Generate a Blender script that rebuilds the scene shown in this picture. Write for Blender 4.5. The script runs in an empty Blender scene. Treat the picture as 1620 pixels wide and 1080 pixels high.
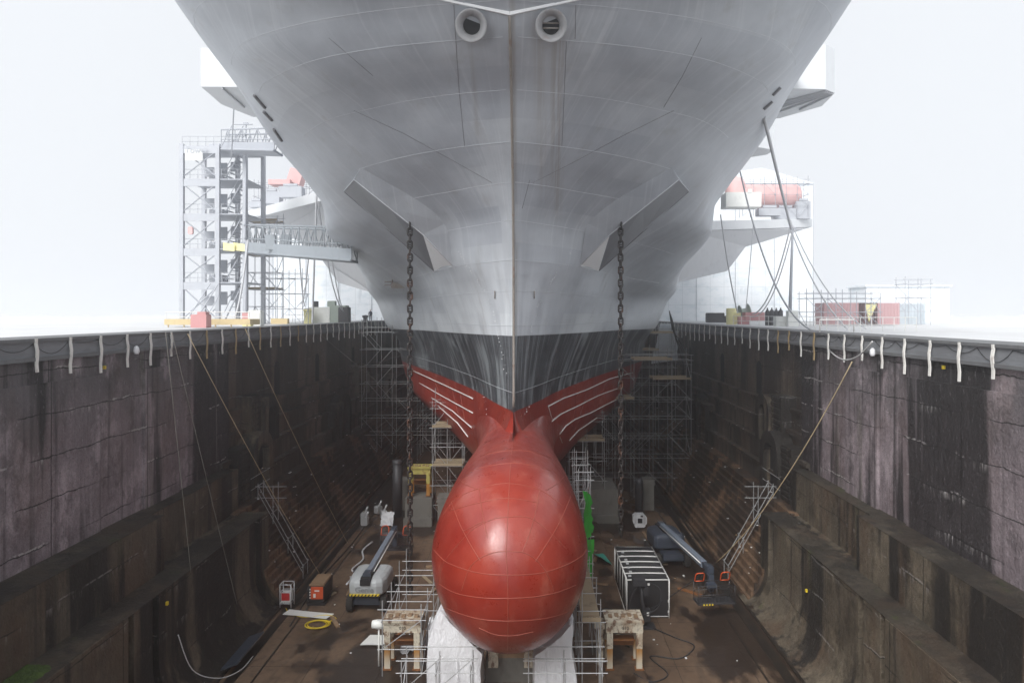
import bpy, bmesh, math, random
from mathutils import Vector, Matrix
from mathutils.bvhtree import BVHTree
random.seed(7)
SC = bpy.context.scene
COL = SC.collection
R = math.radians
F = 1080.0; VX = 838.0; VY = 496.0; CZ = 18.8

def P(px, py, Y):
    return Vector(((px-VX)*Y/F, Y, CZ+(VY-py)*Y/F))
def PZ(px, py, z):
    "point on level z seen at a pixel of the plan drawing"
    Y = (CZ-z)*F/(py-VY)
    return P(px, py, Y)

# ---------------------------------------------------------------- materials
class NT:
    def __init__(s, name):
        s.m = bpy.data.materials.new(name); s.m.use_nodes = True
        s.t = s.m.node_tree; s.t.nodes.clear()
        s.out = s.t.nodes.new('ShaderNodeOutputMaterial')
        s.b = s.t.nodes.new('ShaderNodeBsdfPrincipled')
        s.t.links.new(s.b.outputs[0], s.out.inputs['Surface'])
        s.geo = None
    def n(s, t, **k):
        x = s.t.nodes.new(t)
        for a, v in k.items(): setattr(x, a, v)
        return x
    def l(s, a, b): s.t.links.new(a, b)
    def pos(s):
        if s.geo is None: s.geo = s.n('ShaderNodeNewGeometry').outputs['Position']
        return s.geo
    def vec(s, sc, src=None):
        x = s.n('ShaderNodeVectorMath', operation='MULTIPLY')
        s.l(src if src is not None else s.pos(), x.inputs[0]); x.inputs[1].default_value = sc
        return x.outputs[0]
    def noise(s, sc, detail=4, rough=.6, src=None, off=0):
        x = s.n('ShaderNodeTexNoise'); x.inputs['Scale'].default_value = 1
        x.inputs['Detail'].default_value = detail; x.inputs['Roughness'].default_value = rough
        v = s.vec(sc, src)
        if off:
            a = s.n('ShaderNodeVectorMath', operation='ADD'); s.l(v, a.inputs[0]); a.inputs[1].default_value = (off, off*1.7, off*.6); v = a.outputs[0]
        s.l(v, x.inputs['Vector'])
        return x.outputs['Fac']
    def rng(s, v, lo, hi, a=0., b=1.):
        x = s.n('ShaderNodeMapRange'); x.clamp = True; x.interpolation_type = 'SMOOTHSTEP'
        s.l(v, x.inputs['Value'])
        x.inputs['From Min'].default_value = lo; x.inputs['From Max'].default_value = hi
        x.inputs['To Min'].default_value = a; x.inputs['To Max'].default_value = b
        return x.outputs['Result']
    def math(s, op, a, b=None):
        x = s.n('ShaderNodeMath', operation=op)
        for i, v in enumerate((a, b)):
            if v is None: continue
            if isinstance(v, (int, float)): x.inputs[i].default_value = v
            else: s.l(v, x.inputs[i])
        return x.outputs[0]
    def mix(s, f, a, b):
        x = s.n('ShaderNodeMix', data_type='RGBA')
        if isinstance(f, (int, float)): x.inputs[0].default_value = f
        else: s.l(f, x.inputs[0])
        for i, v in ((6, a), (7, b)):
            if isinstance(v, (tuple, list)): x.inputs[i].default_value = (*v[:3], 1)
            else: s.l(v, x.inputs[i])
        return x.outputs[2]
    def sep(s, v=None):
        x = s.n('ShaderNodeSeparateXYZ'); s.l(v if v is not None else s.pos(), x.inputs[0]); return x.outputs
    def base(s, c): 
        if isinstance(c, (tuple, list)): s.b.inputs['Base Color'].default_value = (*c[:3], 1)
        else: s.l(c, s.b.inputs['Base Color'])
    def bump(s, h, strength, dist=.05):
        x = s.n('ShaderNodeBump'); x.inputs['Strength'].default_value = strength; x.inputs['Distance'].default_value = dist
        s.l(h, x.inputs['Height']); s.l(x.outputs[0], s.b.inputs['Normal'])
    def set(s, **k):
        for a, v in k.items():
            a = a.replace('_', ' ')
            if isinstance(v, (int, float)): s.b.inputs[a].default_value = v
            else: s.l(v, s.b.inputs[a])

def mk(name, base, rough=.6, metal=0., layers=(), bump=None, spec=None):
    "layers: (scale_vec, lo, hi, colour, strength) noise patches over the base"
    t = NT(name); c = base
    for i, (sc, lo, hi, col, st) in enumerate(layers):
        f = t.math('MULTIPLY', t.rng(t.noise(sc, 5, .6, off=3.3*i+.5), lo, hi), st)
        c = t.mix(f, c, col)
    t.base(c); t.set(Roughness=rough, Metallic=metal)
    if spec is not None: t.b.inputs['Specular IOR Level'].default_value = spec
    if bump: t.bump(t.noise(bump[0], 5, .65, off=9), bump[1], bump[2])
    return t.m

M = {}
def paint(name, c, rough=.5, dirt=.35, metal=0., rust=0.):
    L = [((1.7, 1.7, .8), .5, .72, tuple(x*.45 for x in c), dirt)]
    if rust: L.append(((2.6, 2.6, 1.4), .55, .68, (.16, .06, .025), rust))
    M[name] = mk(name, c, rough, metal, L)
    return M[name]

# ---------------------------------------------------------------- meshes
class MB:
    def __init__(s): s.v = []; s.f = []; s.mi = []; s.sm = []
    def add(s, vs, fs, mi=0, sm=False):
        o = len(s.v); s.v += [Vector(v) for v in vs]
        for f in fs: s.f.append([o+i for i in f]); s.mi.append(mi); s.sm.append(sm)
        return s
    def box(s, c, d, mi=0, rot=None, ch=0):
        x, y, z = d[0]/2, d[1]/2, d[2]/2
        if ch:
            k = ch
            pr = [(-x+k, -z), (x-k, -z), (x, -z+k), (x, z-k), (x-k, z), (-x+k, z), (-x, z-k), (-x, -z+k)]
            vs = [Vector((a, -y, b)) for a, b in pr]+[Vector((a, y, b)) for a, b in pr]
            fs = [list(range(8)), list(range(15, 7, -1))]+[[i, i+8, (i+1) % 8+8, (i+1) % 8] for i in range(8)]
        else:
            vs = [Vector((a, b, e)) for a in (-x, x) for b in (-y, y) for e in (-z, z)]
            fs = [(0, 1, 3, 2), (4, 6, 7, 5), (0, 4, 5, 1), (2, 3, 7, 6), (0, 2, 6, 4), (1, 5, 7, 3)]
        c = Vector(c)
        if rot is not None: vs = [rot @ v for v in vs]
        return s.add([v+c for v in vs], fs, mi)
    def tube(s, pts, r, n=8, mi=0, cap=True, closed=False):
        pts = [Vector(p) for p in pts]; N = len(pts); rings = []
        up = Vector((0, 0, 1)); pn = None
        for i, p in enumerate(pts):
            if closed: d = pts[(i+1) % N]-pts[i-1]
            else: d = pts[min(i+1, N-1)]-pts[max(i-1, 0)]
            d.normalize()
            if pn is None:
                a = up if abs(d.z) < .9 else Vector((1, 0, 0)); u = d.cross(a).normalized()
            else:
                u = pn-d*pn.dot(d)
                u = u.normalized() if u.length > 1e-5 else d.cross(up).normalized()
            pn = u; w = d.cross(u); rr = r[i] if isinstance(r, (list, tuple)) else r
            rings.append([p+(u*math.cos(2*math.pi*k/n)+w*math.sin(2*math.pi*k/n))*rr for k in range(n)])
        vs = [v for g in rings for v in g]; fs = []
        for i in range(N if closed else N-1):
            j = (i+1) % N
            for k in range(n):
                q = (k+1) % n; fs.append((i*n+k, i*n+q, j*n+q, j*n+k))
        s.add(vs, fs, mi, True)
        if cap and not closed:
            o = len(s.v)-len(vs)
            s.f.append([o+k for k in range(n)][::-1]); s.mi.append(mi); s.sm.append(False)
            s.f.append([o+(N-1)*n+k for k in range(n)]); s.mi.append(mi); s.sm.append(False)
        return s
    def lathe(s, prof, c, axis=(0, 0, 1), n=20, mi=0, sm=True):
        a = Vector(axis).normalized(); t = Vector((0, 0, 1)) if abs(a.z) < .9 else Vector((1, 0, 0))
        u = a.cross(t).normalized(); w = a.cross(u); c = Vector(c); vs = []
        for r, h in prof:
            for k in range(n):
                th = 2*math.pi*k/n; vs.append(c+a*h+(u*math.cos(th)+w*math.sin(th))*r)
        fs = []
        for i in range(len(prof)-1):
            for k in range(n):
                q = (k+1) % n; fs.append((i*n+k, i*n+q, (i+1)*n+q, (i+1)*n+k))
        return s.add(vs, fs, mi, sm)
    def prism(s, poly, d, mi=0):
        "closed polygon (3D points) swept by vector d"
        d = Vector(d); n = len(poly); a = [Vector(p) for p in poly]
        return s.add(a+[p+d for p in a], [list(range(n))[::-1], list(range(n, 2*n))]+[(i, (i+1) % n, n+(i+1) % n, n+i) for i in range(n)], mi)
    def grid(s, rows, mi=0, sm=True, closed=False):
        n = len(rows[0]); vs = [v for r in rows for v in r]; fs = []
        for i in range(len(rows)-1):
            for k in range(n if closed else n-1):
                q = (k+1) % n; fs.append((i*n+k, i*n+q, (i+1)*n+q, (i+1)*n+k))
        return s.add(vs, fs, mi, sm)
    def build(s, name, mats, parent=None, fix=True):
        me = bpy.data.meshes.new(name)
        off = wloc(parent)
        me.from_pydata([v-off for v in s.v], [], s.f)
        if not isinstance(mats, (list, tuple)): mats = [mats]
        for m in mats: me.materials.append(M[m] if isinstance(m, str) else m)
        me.polygons.foreach_set('material_index', s.mi); me.polygons.foreach_set('use_smooth', s.sm)
        if fix:
            bm = bmesh.new(); bm.from_mesh(me); bmesh.ops.recalc_face_normals(bm, faces=bm.faces); bm.to_mesh(me); bm.free()
        o = bpy.data.objects.new(name, me); COL.objects.link(o)
        if parent: o.parent = parent
        return o
def wloc(o):
    v = Vector((0, 0, 0))
    while o: v = v+o.location; o = o.parent
    return v
def thing(name, label, cat, loc=(0, 0, 0), group=None):
    o = bpy.data.objects.new(name, None); COL.objects.link(o); o.location = loc; o.empty_display_size = .3
    o['label'] = label; o['category'] = cat
    if group: o['group'] = group
    return o
def tag(o, label, cat, group=None):
    o['label'] = label; o['category'] = cat
    if group: o['group'] = group
    return o
def struct(o): o['kind'] = 'structure'; return o
def one(name, mb, mats, label, cat, group=None, base=None):
    "a thing that is one mesh, its origin at its base"
    if base is None:
        xs = [v.x for v in mb.v]; ys = [v.y for v in mb.v]; zs = [v.z for v in mb.v]
        base = Vector(((min(xs)+max(xs))/2, (min(ys)+max(ys))/2, min(zs)))
    for v in mb.v: v -= base
    o = mb.build(name, mats); o.location = base
    return tag(o, label, cat, group)
def copy_tree(o, parent=None):
    c = o.copy(); COL.objects.link(c); c.parent = parent
    for ch in list(o.children): copy_tree(ch, c)
    return c
# shared unit tubes: one mesh per material, posed by its matrix
_cyl = {}
def pole(name, a, b, r, mat, parent, n=6):
    a = Vector(a); b = Vector(b); k = (mat, n)
    if k not in _cyl:
        m = MB().tube([(0, 0, 0), (0, 0, 1)], 1, n); o = m.build(name, mat); _cyl[k] = o.data; bpy.data.objects.remove(o)
    o = bpy.data.objects.new(name, _cyl[k]); COL.objects.link(o); d = b-a; o.parent = parent
    o.matrix_local = Matrix.Translation(a-wloc(parent)) @ d.to_track_quat('Z', 'Y').to_matrix().to_4x4() @ Matrix.Diagonal((r, r, d.length, 1))
    return o
_bx = {}
def plank(name, c, d, mat, parent, rz=0):
    if mat not in _bx:
        o = MB().box((0, 0, 0), (1, 1, 1)).build(name, mat); _bx[mat] = o.data; bpy.data.objects.remove(o)
    o = bpy.data.objects.new(name, _bx[mat]); COL.objects.link(o); o.parent = parent
    o.matrix_local = Matrix.Translation(Vector(c)-wloc(parent)) @ Matrix.Rotation(rz, 4, 'Z') @ Matrix.Diagonal((*d, 1))
    return o
def sag(a, b, s, n=16):
    a = Vector(a); b = Vector(b)
    return [a.lerp(b, i/n)-Vector((0, 0, 4*s*(i/n)*(1-i/n))) for i in range(n+1)]
def spline(pts, n=8):
    pts = [Vector(p) for p in pts]; o = []
    for i in range(len(pts)-1):
        p0 = pts[max(i-1, 0)]; p1 = pts[i]; p2 = pts[i+1]; p3 = pts[min(i+2, len(pts)-1)]
        for k in range(n):
            t = k/n; o.append(.5*((2*p1)+(p2-p0)*t+(2*p0-5*p1+4*p2-p3)*t*t+(3*p1-p0-3*p2+p3)*t**3))
    return o+[pts[-1]]
def pchip(xs, ys):
    n = len(xs); h = [xs[i+1]-xs[i] for i in range(n-1)]; dl = [(ys[i+1]-ys[i])/h[i] for i in range(n-1)]; m = [0]*n
    m[0] = dl[0]; m[-1] = dl[-1]
    for i in range(1, n-1):
        if dl[i-1]*dl[i] <= 0: m[i] = 0
        else:
            w1 = 2*h[i]+h[i-1]; w2 = h[i]+2*h[i-1]; m[i] = (w1+w2)/(w1/dl[i-1]+w2/dl[i])
    def f(x):
        if x <= xs[0]: return ys[0]
        if x >= xs[-1]: return ys[-1]
        i = 0
        while xs[i+1] < x: i += 1
        t = (x-xs[i])/h[i]
        return (2*t**3-3*t*t+1)*ys[i]+(t**3-2*t*t+t)*h[i]*m[i]+(-2*t**3+3*t*t)*ys[i+1]+(t**3-t*t)*h[i]*m[i+1]
    return f
# ---------------------------------------------------------------- ship materials
AX0 = -1.06*.88
def hull_mat(kind):
    t = NT('hull_'+kind); X, Y, Z = t.sep()
    uv = t.n('ShaderNodeUVMap'); uv.uv_map = 'uv'
    # streaks run down the plating: the first coordinate follows the level lines, the second is the height
    su = t.noise((110, .09, 1), 5, .7, src=uv.outputs[0]); su2 = t.noise((38, .10, 1), 4, .6, src=uv.outputs[0], off=4)
    wide = t.noise((14, .16, 1), 3, .5, src=uv.outputs[0], off=11)
    n1 = t.noise((.35, .35, .35), 4, .6); fine = t.noise((5, 5, 5), 4, .7, off=7)
    # plate to plate tone (brick of strakes in the unrolled plating)
    br = t.n('ShaderNodeTexBrick'); br.offset = .37
    t.l(t.vec((3.1, .43, 1), uv.outputs[0]), br.inputs['Vector'])
    for k, v in (('Scale', 1.), ('Mortar Size', 0.), ('Brick Width', .6), ('Row Height', 1.)): br.inputs[k].default_value = v
    br.inputs['Color1'].default_value = (.90, .905, .92, 1); br.inputs['Color2'].default_value = (1.06, 1.06, 1.05, 1)
    grey = t.mix(t.rng(n1, .35, .7), (.34, .36, .395), (.41, .435, .47))
    grey = t.mix(t.math('MULTIPLY', t.rng(su, .50, .70), .30), grey, (.60, .62, .64))
    low = t.rng(Z, 16.5, 25)                                   # whitish paint near the waterline, with sky light painted in
    grey = t.mix(t.math('MULTIPLY', t.rng(wide, .25, .62, .35, .95), t.math('SUBTRACT', 1., low)), grey, (.76, .80, .835))
    grey = t.mix(t.math('MULTIPLY', t.rng(t.noise((.8, .8, .16), 5, .6, off=2), .56, .76), .35), grey, (.27, .26, .25))
    def run(x0, w, z1, z2, lean=0.):
        xx = t.math('ADD', t.math('SUBTRACT', X, x0), t.math('MULTIPLY', t.math('SUBTRACT', Z, z1), lean))
        a = t.math('SUBTRACT', 1., t.rng(t.math('ABSOLUTE', xx), 0, w)); b = t.math('MULTIPLY', t.rng(Z, z2, z2+3), t.math('SUBTRACT', 1., t.rng(Z, z1-.3, z1+.3)))
        return t.math('MULTIPLY', t.math('MULTIPLY', a, b), t.rng(t.noise((8, .05, .2), 4, .7, off=61), .35, .6))
    grey = t.mix(t.math('MULTIPLY', run(1.35, .55, 32.2, 23.5, .03), .55), grey, (.24, .20, .165))
    grey = t.mix(t.math('MULTIPLY', run(.4, .5, 32.6, 24, .06), .35), grey, (.26, .22, .19))
    grey = t.mix(t.math('MULTIPLY', run(-2.9, .3, 32.2, 27, .03), .35), grey, (.24, .22, .20))
    grey = t.mix(t.math('MULTIPLY', run(AX0+.12, .22, 34, 12, 0), .5), grey, (.24, .215, .19))
    m = t.n('ShaderNodeMix', data_type='RGBA', blend_type='MULTIPLY'); m.inputs[0].default_value = 1
    t.l(grey, m.inputs[6]); t.l(br.outputs[0], m.inputs[7]); grey = m.outputs[2]
    blk = t.mix(t.rng(n1, .3, .7), (.040, .044, .050), (.066, .072, .08))
    blk = t.mix(t.math('MULTIPLY', t.rng(su, .48, .62), .65), blk, (.32, .34, .36))
    blk = t.mix(t.math('MULTIPLY', t.rng(wide, .56, .68), .85), blk, (.25, .275, .29))
    red = t.mix(t.rng(n1, .3, .7), (.235, .017, .009), (.31, .036, .019))
    red = t.mix(t.math('MULTIPLY', t.rng(su2, .58, .78), .30), red, (.52, .26, .20))
    red = t.mix(t.math('MULTIPLY', t.rng(t.noise((11, 11, 11), 5, .7, off=17), .5, .75), .35), red, (.17, .018, .014))
    red = t.mix(t.math('MULTIPLY', t.rng(t.noise((1.1, 1.1, .6), 6, .7, off=85), .52, .72), .28), red, (.46, .17, .12))
    red = t.mix(t.math('MULTIPLY', t.rng(t.noise((.7, .7, .5), 5, .7, off=87), .55, .68), .35), red, (.20, .018, .012))
    wl = t.math('ADD', t.math('MULTIPLY', t.math('SUBTRACT', Y, 39.6), -.012), CZ-1.3)
    c = t.mix(t.rng(t.math('SUBTRACT', Z, wl), -.02, .02), blk, grey)
    c = t.mix(t.rng(Z, CZ-5.72, CZ-5.68), red, c)
    t.base(c)
    t.set(Roughness=t.rng(n1, .3, .7, .36, .5) if kind != 'bulb' else t.math('ADD', t.rng(t.noise((1.3, 1.3, 1.3), 6, .7, off=81), .3, .7, .24, .46), t.rng(t.noise((12, 12, 12), 4, .7, off=83), .4, .7, 0, .12)))
    wob = t.noise((.45, .45, .45), 2, .5, off=5)               # slight oil-canning of the plates
    if kind == 'bulb': t.set(Coat_Weight=.5, Coat_Roughness=.24)
    fr_ = t.math('MULTIPLY', t.math('SINE', t.math('MULTIPLY', Z, 8.4)), t.math('MULTIPLY', t.rng(t.noise((.25, .25, .5), 3, .5, off=71), .4, .65), .045 if kind != 'bulb' else .02))
    t.bump(t.math('ADD', t.math('ADD', wob, fr_), t.math('MULTIPLY', fine, .03)), .55, .12)
    return t.m
M['hull'] = hull_mat('plating'); M['bulb'] = hull_mat('bulb')
paint('weld', (.52, .54, .57), .5, .25); paint('weld_dark', (.15, .15, .16), .6, .2)
paint('weld_red', (.31, .075, .05), .4, .3)
paint('white_bar', (.80, .79, .76), .5, .3, rust=.15); paint('ship_lit_white', (.86, .87, .88), .5, .08)
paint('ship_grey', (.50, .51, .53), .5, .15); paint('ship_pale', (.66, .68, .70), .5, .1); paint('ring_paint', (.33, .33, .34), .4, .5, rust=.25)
paint('shelf_shade_grey', (.22, .23, .25), .5, .15); paint('mark_grey', (.66, .67, .68), .5, .1); paint('black', (.012, .012, .014), .8, 0); paint('stem_paint', (.25, .225, .20), .6, .5, rust=.4)
paint('chain_iron', (.035, .031, .030), .5, .5, metal=.35, rust=.5)

S = .88; AX = -1.06*S
# half-breadth tables: level above the camera -> stem distance, (distance aft of the stem, half-breadth)
LV = [
 (21.5, 28.0, [(0,0),(1,7),(3,13.0),(6,18.2),(9,20.8),(14,22.3),(22,23.5),(35,25),(60,28),(120,34)]),
 (18.3, 32.6, [(0,0),(1,6.4),(3,11.6),(6,16.4),(9,19.4),(12.4,20.7),(20,21.8),(30,22.8),(50,25),(120,32)]),
 (16.4, 35.7, [(0,0),(1,6.0),(3.2,12.4),(5.4,16.0),(7.8,17.9),(11,19.2),(18,21.0),(28,22.8),(50,25.5),(120,29)]),
 (15.0, 37.0, [(0,0),(1.2,6.1),(3.2,11.25),(5.1,13.85),(7.6,16.35),(8.9,17.1),(12,18.5),(18,20.4),(28,22.2),(50,24.8),(120,27)]),
 (12.95, 39.5, [(0,0),(1,3.9),(2.25,6.65),(4.1,9.6),(5.6,11.85),(8.7,14.45),(10.8,15.7),(15,17.8),(22,19.8),(32,21.6),(60,24.5),(120,26)]),
 (10.4, 41.3, [(0,0),(1.5,3.5),(4,7.2),(5.9,9.3),(8,11.3),(11,13.7),(16,16.3),(24,18.8),(36,21.1),(60,24.3),(120,25.5)]),
 (8.24, 42.8, [(0,0),(1.5,2.3),(3.45,4.35),(5.7,6.85),(7.4,8.5),(9.5,9.75),(14,13.3),(18,16.2),(26,19.4),(38,21.4),(47,22.3),(60,23),(120,25)]),
 (6.0, 43.8, [(0,0),(1.5,1.45),(4.5,4.0),(8.5,6.85),(14.6,10.2),(20,13.1),(26,15.9),(36,19.4),(48,21.3),(60,22.3),(120,24)]),
 (3.51, 44.6, [(0,0),(1.5,1.3),(3.7,3.15),(6.4,4.6),(12.8,7.0),(21.3,10.3),(31.2,14.6),(41,19.1),(51,21.6),(66,22.8),(120,23)]),
 (1.5, 45.0, [(0,0),(3,2.0),(8,4.5),(16,7.4),(30.0,11.5),(41,16.9),(51,20.5),(66,21.9),(120,22.1)]),
 (-1.46, 45.3, [(0,0),(3,1.5),(8,3.6),(16,6.4),(30,10.9),(41,15.9),(52,19.5),(67,20.7),(120,20.9)]),
 (-4.0, 45.2, [(0,0),(3,1.15),(8,2.8),(16,5.4),(30,10.0),(42,14.6),(54,18.0),(72,20.0),(120,20.6)]),
 (-6.46, 45.0, [(0,0),(4.8,1.5),(11.6,3.3),(24,7.4),(39.6,13.2),(50,16.8),(64,18.8),(90,19.4),(120,19.4)]),
 (-8.2, 45.0, [(0,0),(4.8,1.4),(12,3.4),(24,7.2),(38,12.3),(52,16.8),(70,19),(120,19.4)]),
 (-10.0, 46.5, [(0,0),(4,1.3),(10,3.1),(20,6.6),(34,11.4),(52,16.3),(80,19),(120,19.4)]),
 (-12.0, 47.5, [(0,0),(4,1.2),(10,2.9),(18,5.4),(34,10.2),(56,16),(90,19),(120,19.2)]),
 (-14.5, 48.5, [(0,0),(4,1.0),(12,2.6),(22,4.8),(38,9.0),(60,14.6),(100,18.6),(120,19)]),
 (-16.8, 49.5, [(0,0),(4,.7),(12,1.7),(24,3.4),(40,6.6),(65,12.6),(100,17.6),(120,18)]),
 (-17.6, 50.0, [(0,0),(4,.4),(12,1.2),(24,2.6),(40,5.2),(65,11),(100,16),(120,17)]),
]
LV = LV[::-1]
_hs = [a[0] for a in LV]; _st = pchip(_hs, [a[1] for a in LV])
DS = [0, .06, .15, .3, .55, .85, 1.2, 1.7, 2.3, 3, 3.8, 4.7, 5.7, 6.8, 8, 9.3, 10.8, 12.4, 14.2, 16.5, 19, 22, 25.5, 29, 33, 37, 42, 48, 55, 64, 75, 90, 110, 120, 160, 200]
def xcurve(pts):
    # the front is rounded: interpolate against sqrt-like spacing so that the nose stays smooth
    f = pchip([p[0] for p in pts], [p[1] for p in pts]); return f
_lv = [xcurve(a[2]) for a in LV]
_cols = [pchip(_hs, [f(min(d, 120)) for f in _lv]) for d in DS]
def hull_row(h):
    st = _st(h); return [(c(h), st+d) for d, c in zip(DS, _cols)]
def W(x, Y, h): return Vector((AX+x*S, Y*S, CZ+h*S))
HS = []
h = -17.6
while h < 21.51: HS.append(h); h += .39
rowsL = []; rowsR = []
for h in HS:
    r = hull_row(h)
    rowsR.append([W(x, y, h) for x, y in r]); rowsL.append([W(-x, y, h) for x, y in r])
def level_pt(h, d, side):
    st = _st(h); i = 0
    while DS[i+1] < d: i += 1
    t = (d-DS[i])/(DS[i+1]-DS[i]); x = _cols[i](h)*(1-t)+_cols[i+1](h)*t
    return W(side*x, st+d, h)
ship = thing('warship', 'huge grey warship with a red bulbous bow standing bow-on in the dry dock', 'ship', (AX, 60, 3))
hb = MB()
hb.grid(rowsR); hb.grid(rowsL)
# deck and flat bottom close the shell
n = len(DS)
hb.grid([[rowsL[-1][i], rowsR[-1][i]] for i in range(n)], sm=False); hb.grid([[rowsL[0][i], rowsR[0][i]] for i in range(n)], sm=False)
hull = hb.build('hull', 'hull', ship, fix=False)
me = hull.data; uvl = me.uv_layers.new(name='uv'); nr = len(HS)*n
cum = []
for k in range(n): cum.append(math.log(1+DS[k]*.9)/math.log(1+200*.9))
for lp in me.loops:
    vi = lp.vertex_index
    if vi < 2*nr:
        k = vi % n; side = 0 if vi < nr else 1.37; uvl.data[lp.index].uv = (cum[k]+side, HS[(vi % nr)//n])
bm = bmesh.new(); bm.from_mesh(me)
def bvh_of(rows_list):
    vs = []; fs = []
    for rows in rows_list:
        o = len(vs); k = len(rows[0]); vs += [v for r in rows for v in r]
        for i in range(len(rows)-1):
            for j in range(k-1): fs.append((o+i*k+j, o+i*k+j+1, o+(i+1)*k+j+1, o+(i+1)*k+j))
    return BVHTree.FromPolygons(vs, fs)
bm.free()
HB = bvh_of([rowsL, rowsR])
for p in me.polygons: pass
def flip_out(me, cx, both=True):
    bm = bmesh.new(); bm.from_mesh(me); bmesh.ops.remove_doubles(bm, verts=bm.verts, dist=1e-4)
    bmesh.ops.recalc_face_normals(bm, faces=bm.faces); 
    for e in bm.edges:
        if len(e.link_faces) == 2 and e.calc_face_angle(0) > R(22): e.smooth = False
    bm.to_mesh(me); bm.free()
flip_out(me, AX)
EYE = Vector((0, 0, CZ))
def hit(px, py, bvh=None):
    d = (P(px, py, 50)-EYE).normalized(); r = (bvh or HB).ray_cast(EYE, d)
    return r[0], r[1]
def on_hull(pts, bvh=None, lift=.02, step=7):
    "polyline lying on the plating, lifted off along the surface normal"
    out = []
    for i in range(len(pts)-1):
        a, b = pts[i], pts[i+1]; k = max(1, int(math.hypot(b[0]-a[0], b[1]-a[1])/step))
        for j in range(k+(i == len(pts)-2)):
            t = j/k; q, nn = hit(a[0]+(b[0]-a[0])*t, a[1]+(b[1]-a[1])*t, bvh)
            if q is None: continue
            if nn.dot(q-EYE) > 0: nn = -nn
            out.append(q+nn*lift)
    return out
# weld seams of the strakes
wm = MB()
for h, dm in ((18.3, 13), (16.4, 10), (15.0, 9.4), (12.95, 11.5), (10.4, 8.4), (8.24, 10), (6.0, 26), (3.51, 34), (1.5, 30), (-.83, 36), (-5.25, 40)):
    for sd in (-1, 1):
        pts = []; d = .08
        while d < dm: pts.append(level_pt(h, d, sd)+Vector((0, -.012, 0))); d += .22+d*.05
        wm.tube(pts, .014, 5, cap=False)
for pl in ([(1205, 5), (1262, 45), (1262, 88)], ): pass
wm.build('weld_seams', 'weld', ship, fix=False)
for pl in ([(721, 62), (726, 140), (735, 232)], [(896, 66), (893, 140), (889, 232)], [(718, 8), (721, 62)], [(911, 8), (910, 62)],
           [(560, 175), (640, 212), (720, 256), (778, 289)], [(1066, 175), (985, 215), (905, 258), (843, 289)],
           [(838, 285), (826, 330)], [(809, 120), (809, 60)], [(520, 60), (590, 120)], [(1110, 60), (1080, 120), (1050, 170)], [(640, 570), (700, 590)]):
    MB().tube(on_hull(pl, lift=.006), .012, 4, cap=False).build('plate_joint', 'weld_dark', ship, fix=False)
# stem bar
sb = MB(); pts = []; h = 15.8
while h > -6.4: pts.append(Vector((AX, _st(h)*S-.02, CZ+h*S))); h -= .4
sb.tube(pts, [.075]*len(pts), 8); sb.build('stem_bar', 'stem_paint', ship)
# upper bow above the knuckle, sky light painted in as white
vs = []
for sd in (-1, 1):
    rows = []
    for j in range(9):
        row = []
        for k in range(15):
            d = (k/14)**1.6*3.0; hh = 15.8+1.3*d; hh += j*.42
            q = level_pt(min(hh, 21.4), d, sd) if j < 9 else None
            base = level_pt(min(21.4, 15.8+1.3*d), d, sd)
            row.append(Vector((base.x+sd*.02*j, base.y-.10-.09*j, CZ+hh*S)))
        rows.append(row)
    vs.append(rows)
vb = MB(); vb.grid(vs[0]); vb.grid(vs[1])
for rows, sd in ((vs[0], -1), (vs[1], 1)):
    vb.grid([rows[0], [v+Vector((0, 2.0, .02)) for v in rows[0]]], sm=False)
vb.build('upper_bow', 'ship_lit_white', ship)
# panama fairleads
for px, sd in ((746.5, -1), (871.5, 1)):
    q, nn = hit(px, 41)
    ax = Vector((0, -1, -.42)).normalized(); c = q+ax*.05
    r = MB().lathe([(.55, -.7), (.64, .1), (.66, .34), (.72, .38), (.75, .43), (.735, .48), (.69, .49), (.60, .43), (.48, .28), (.41, .10), (.40, .0)], c, ax, 36)
    ring = r.build('fairlead', 'ring_paint', ship)
    MB().lathe([(0, .03), (.42, .03)], c, ax, 24, sm=False).build('opening', 'black', ring)
    if sd > 0:
        b = MB()
        for k in (-.12, .12): b.tube([c+ax*.1+Vector((-.38, 0, k)), c+ax*.1+Vector((.38, 0, k))], .035, 6)
        b.build('guard_bar', 'stem_paint', ring)
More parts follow.
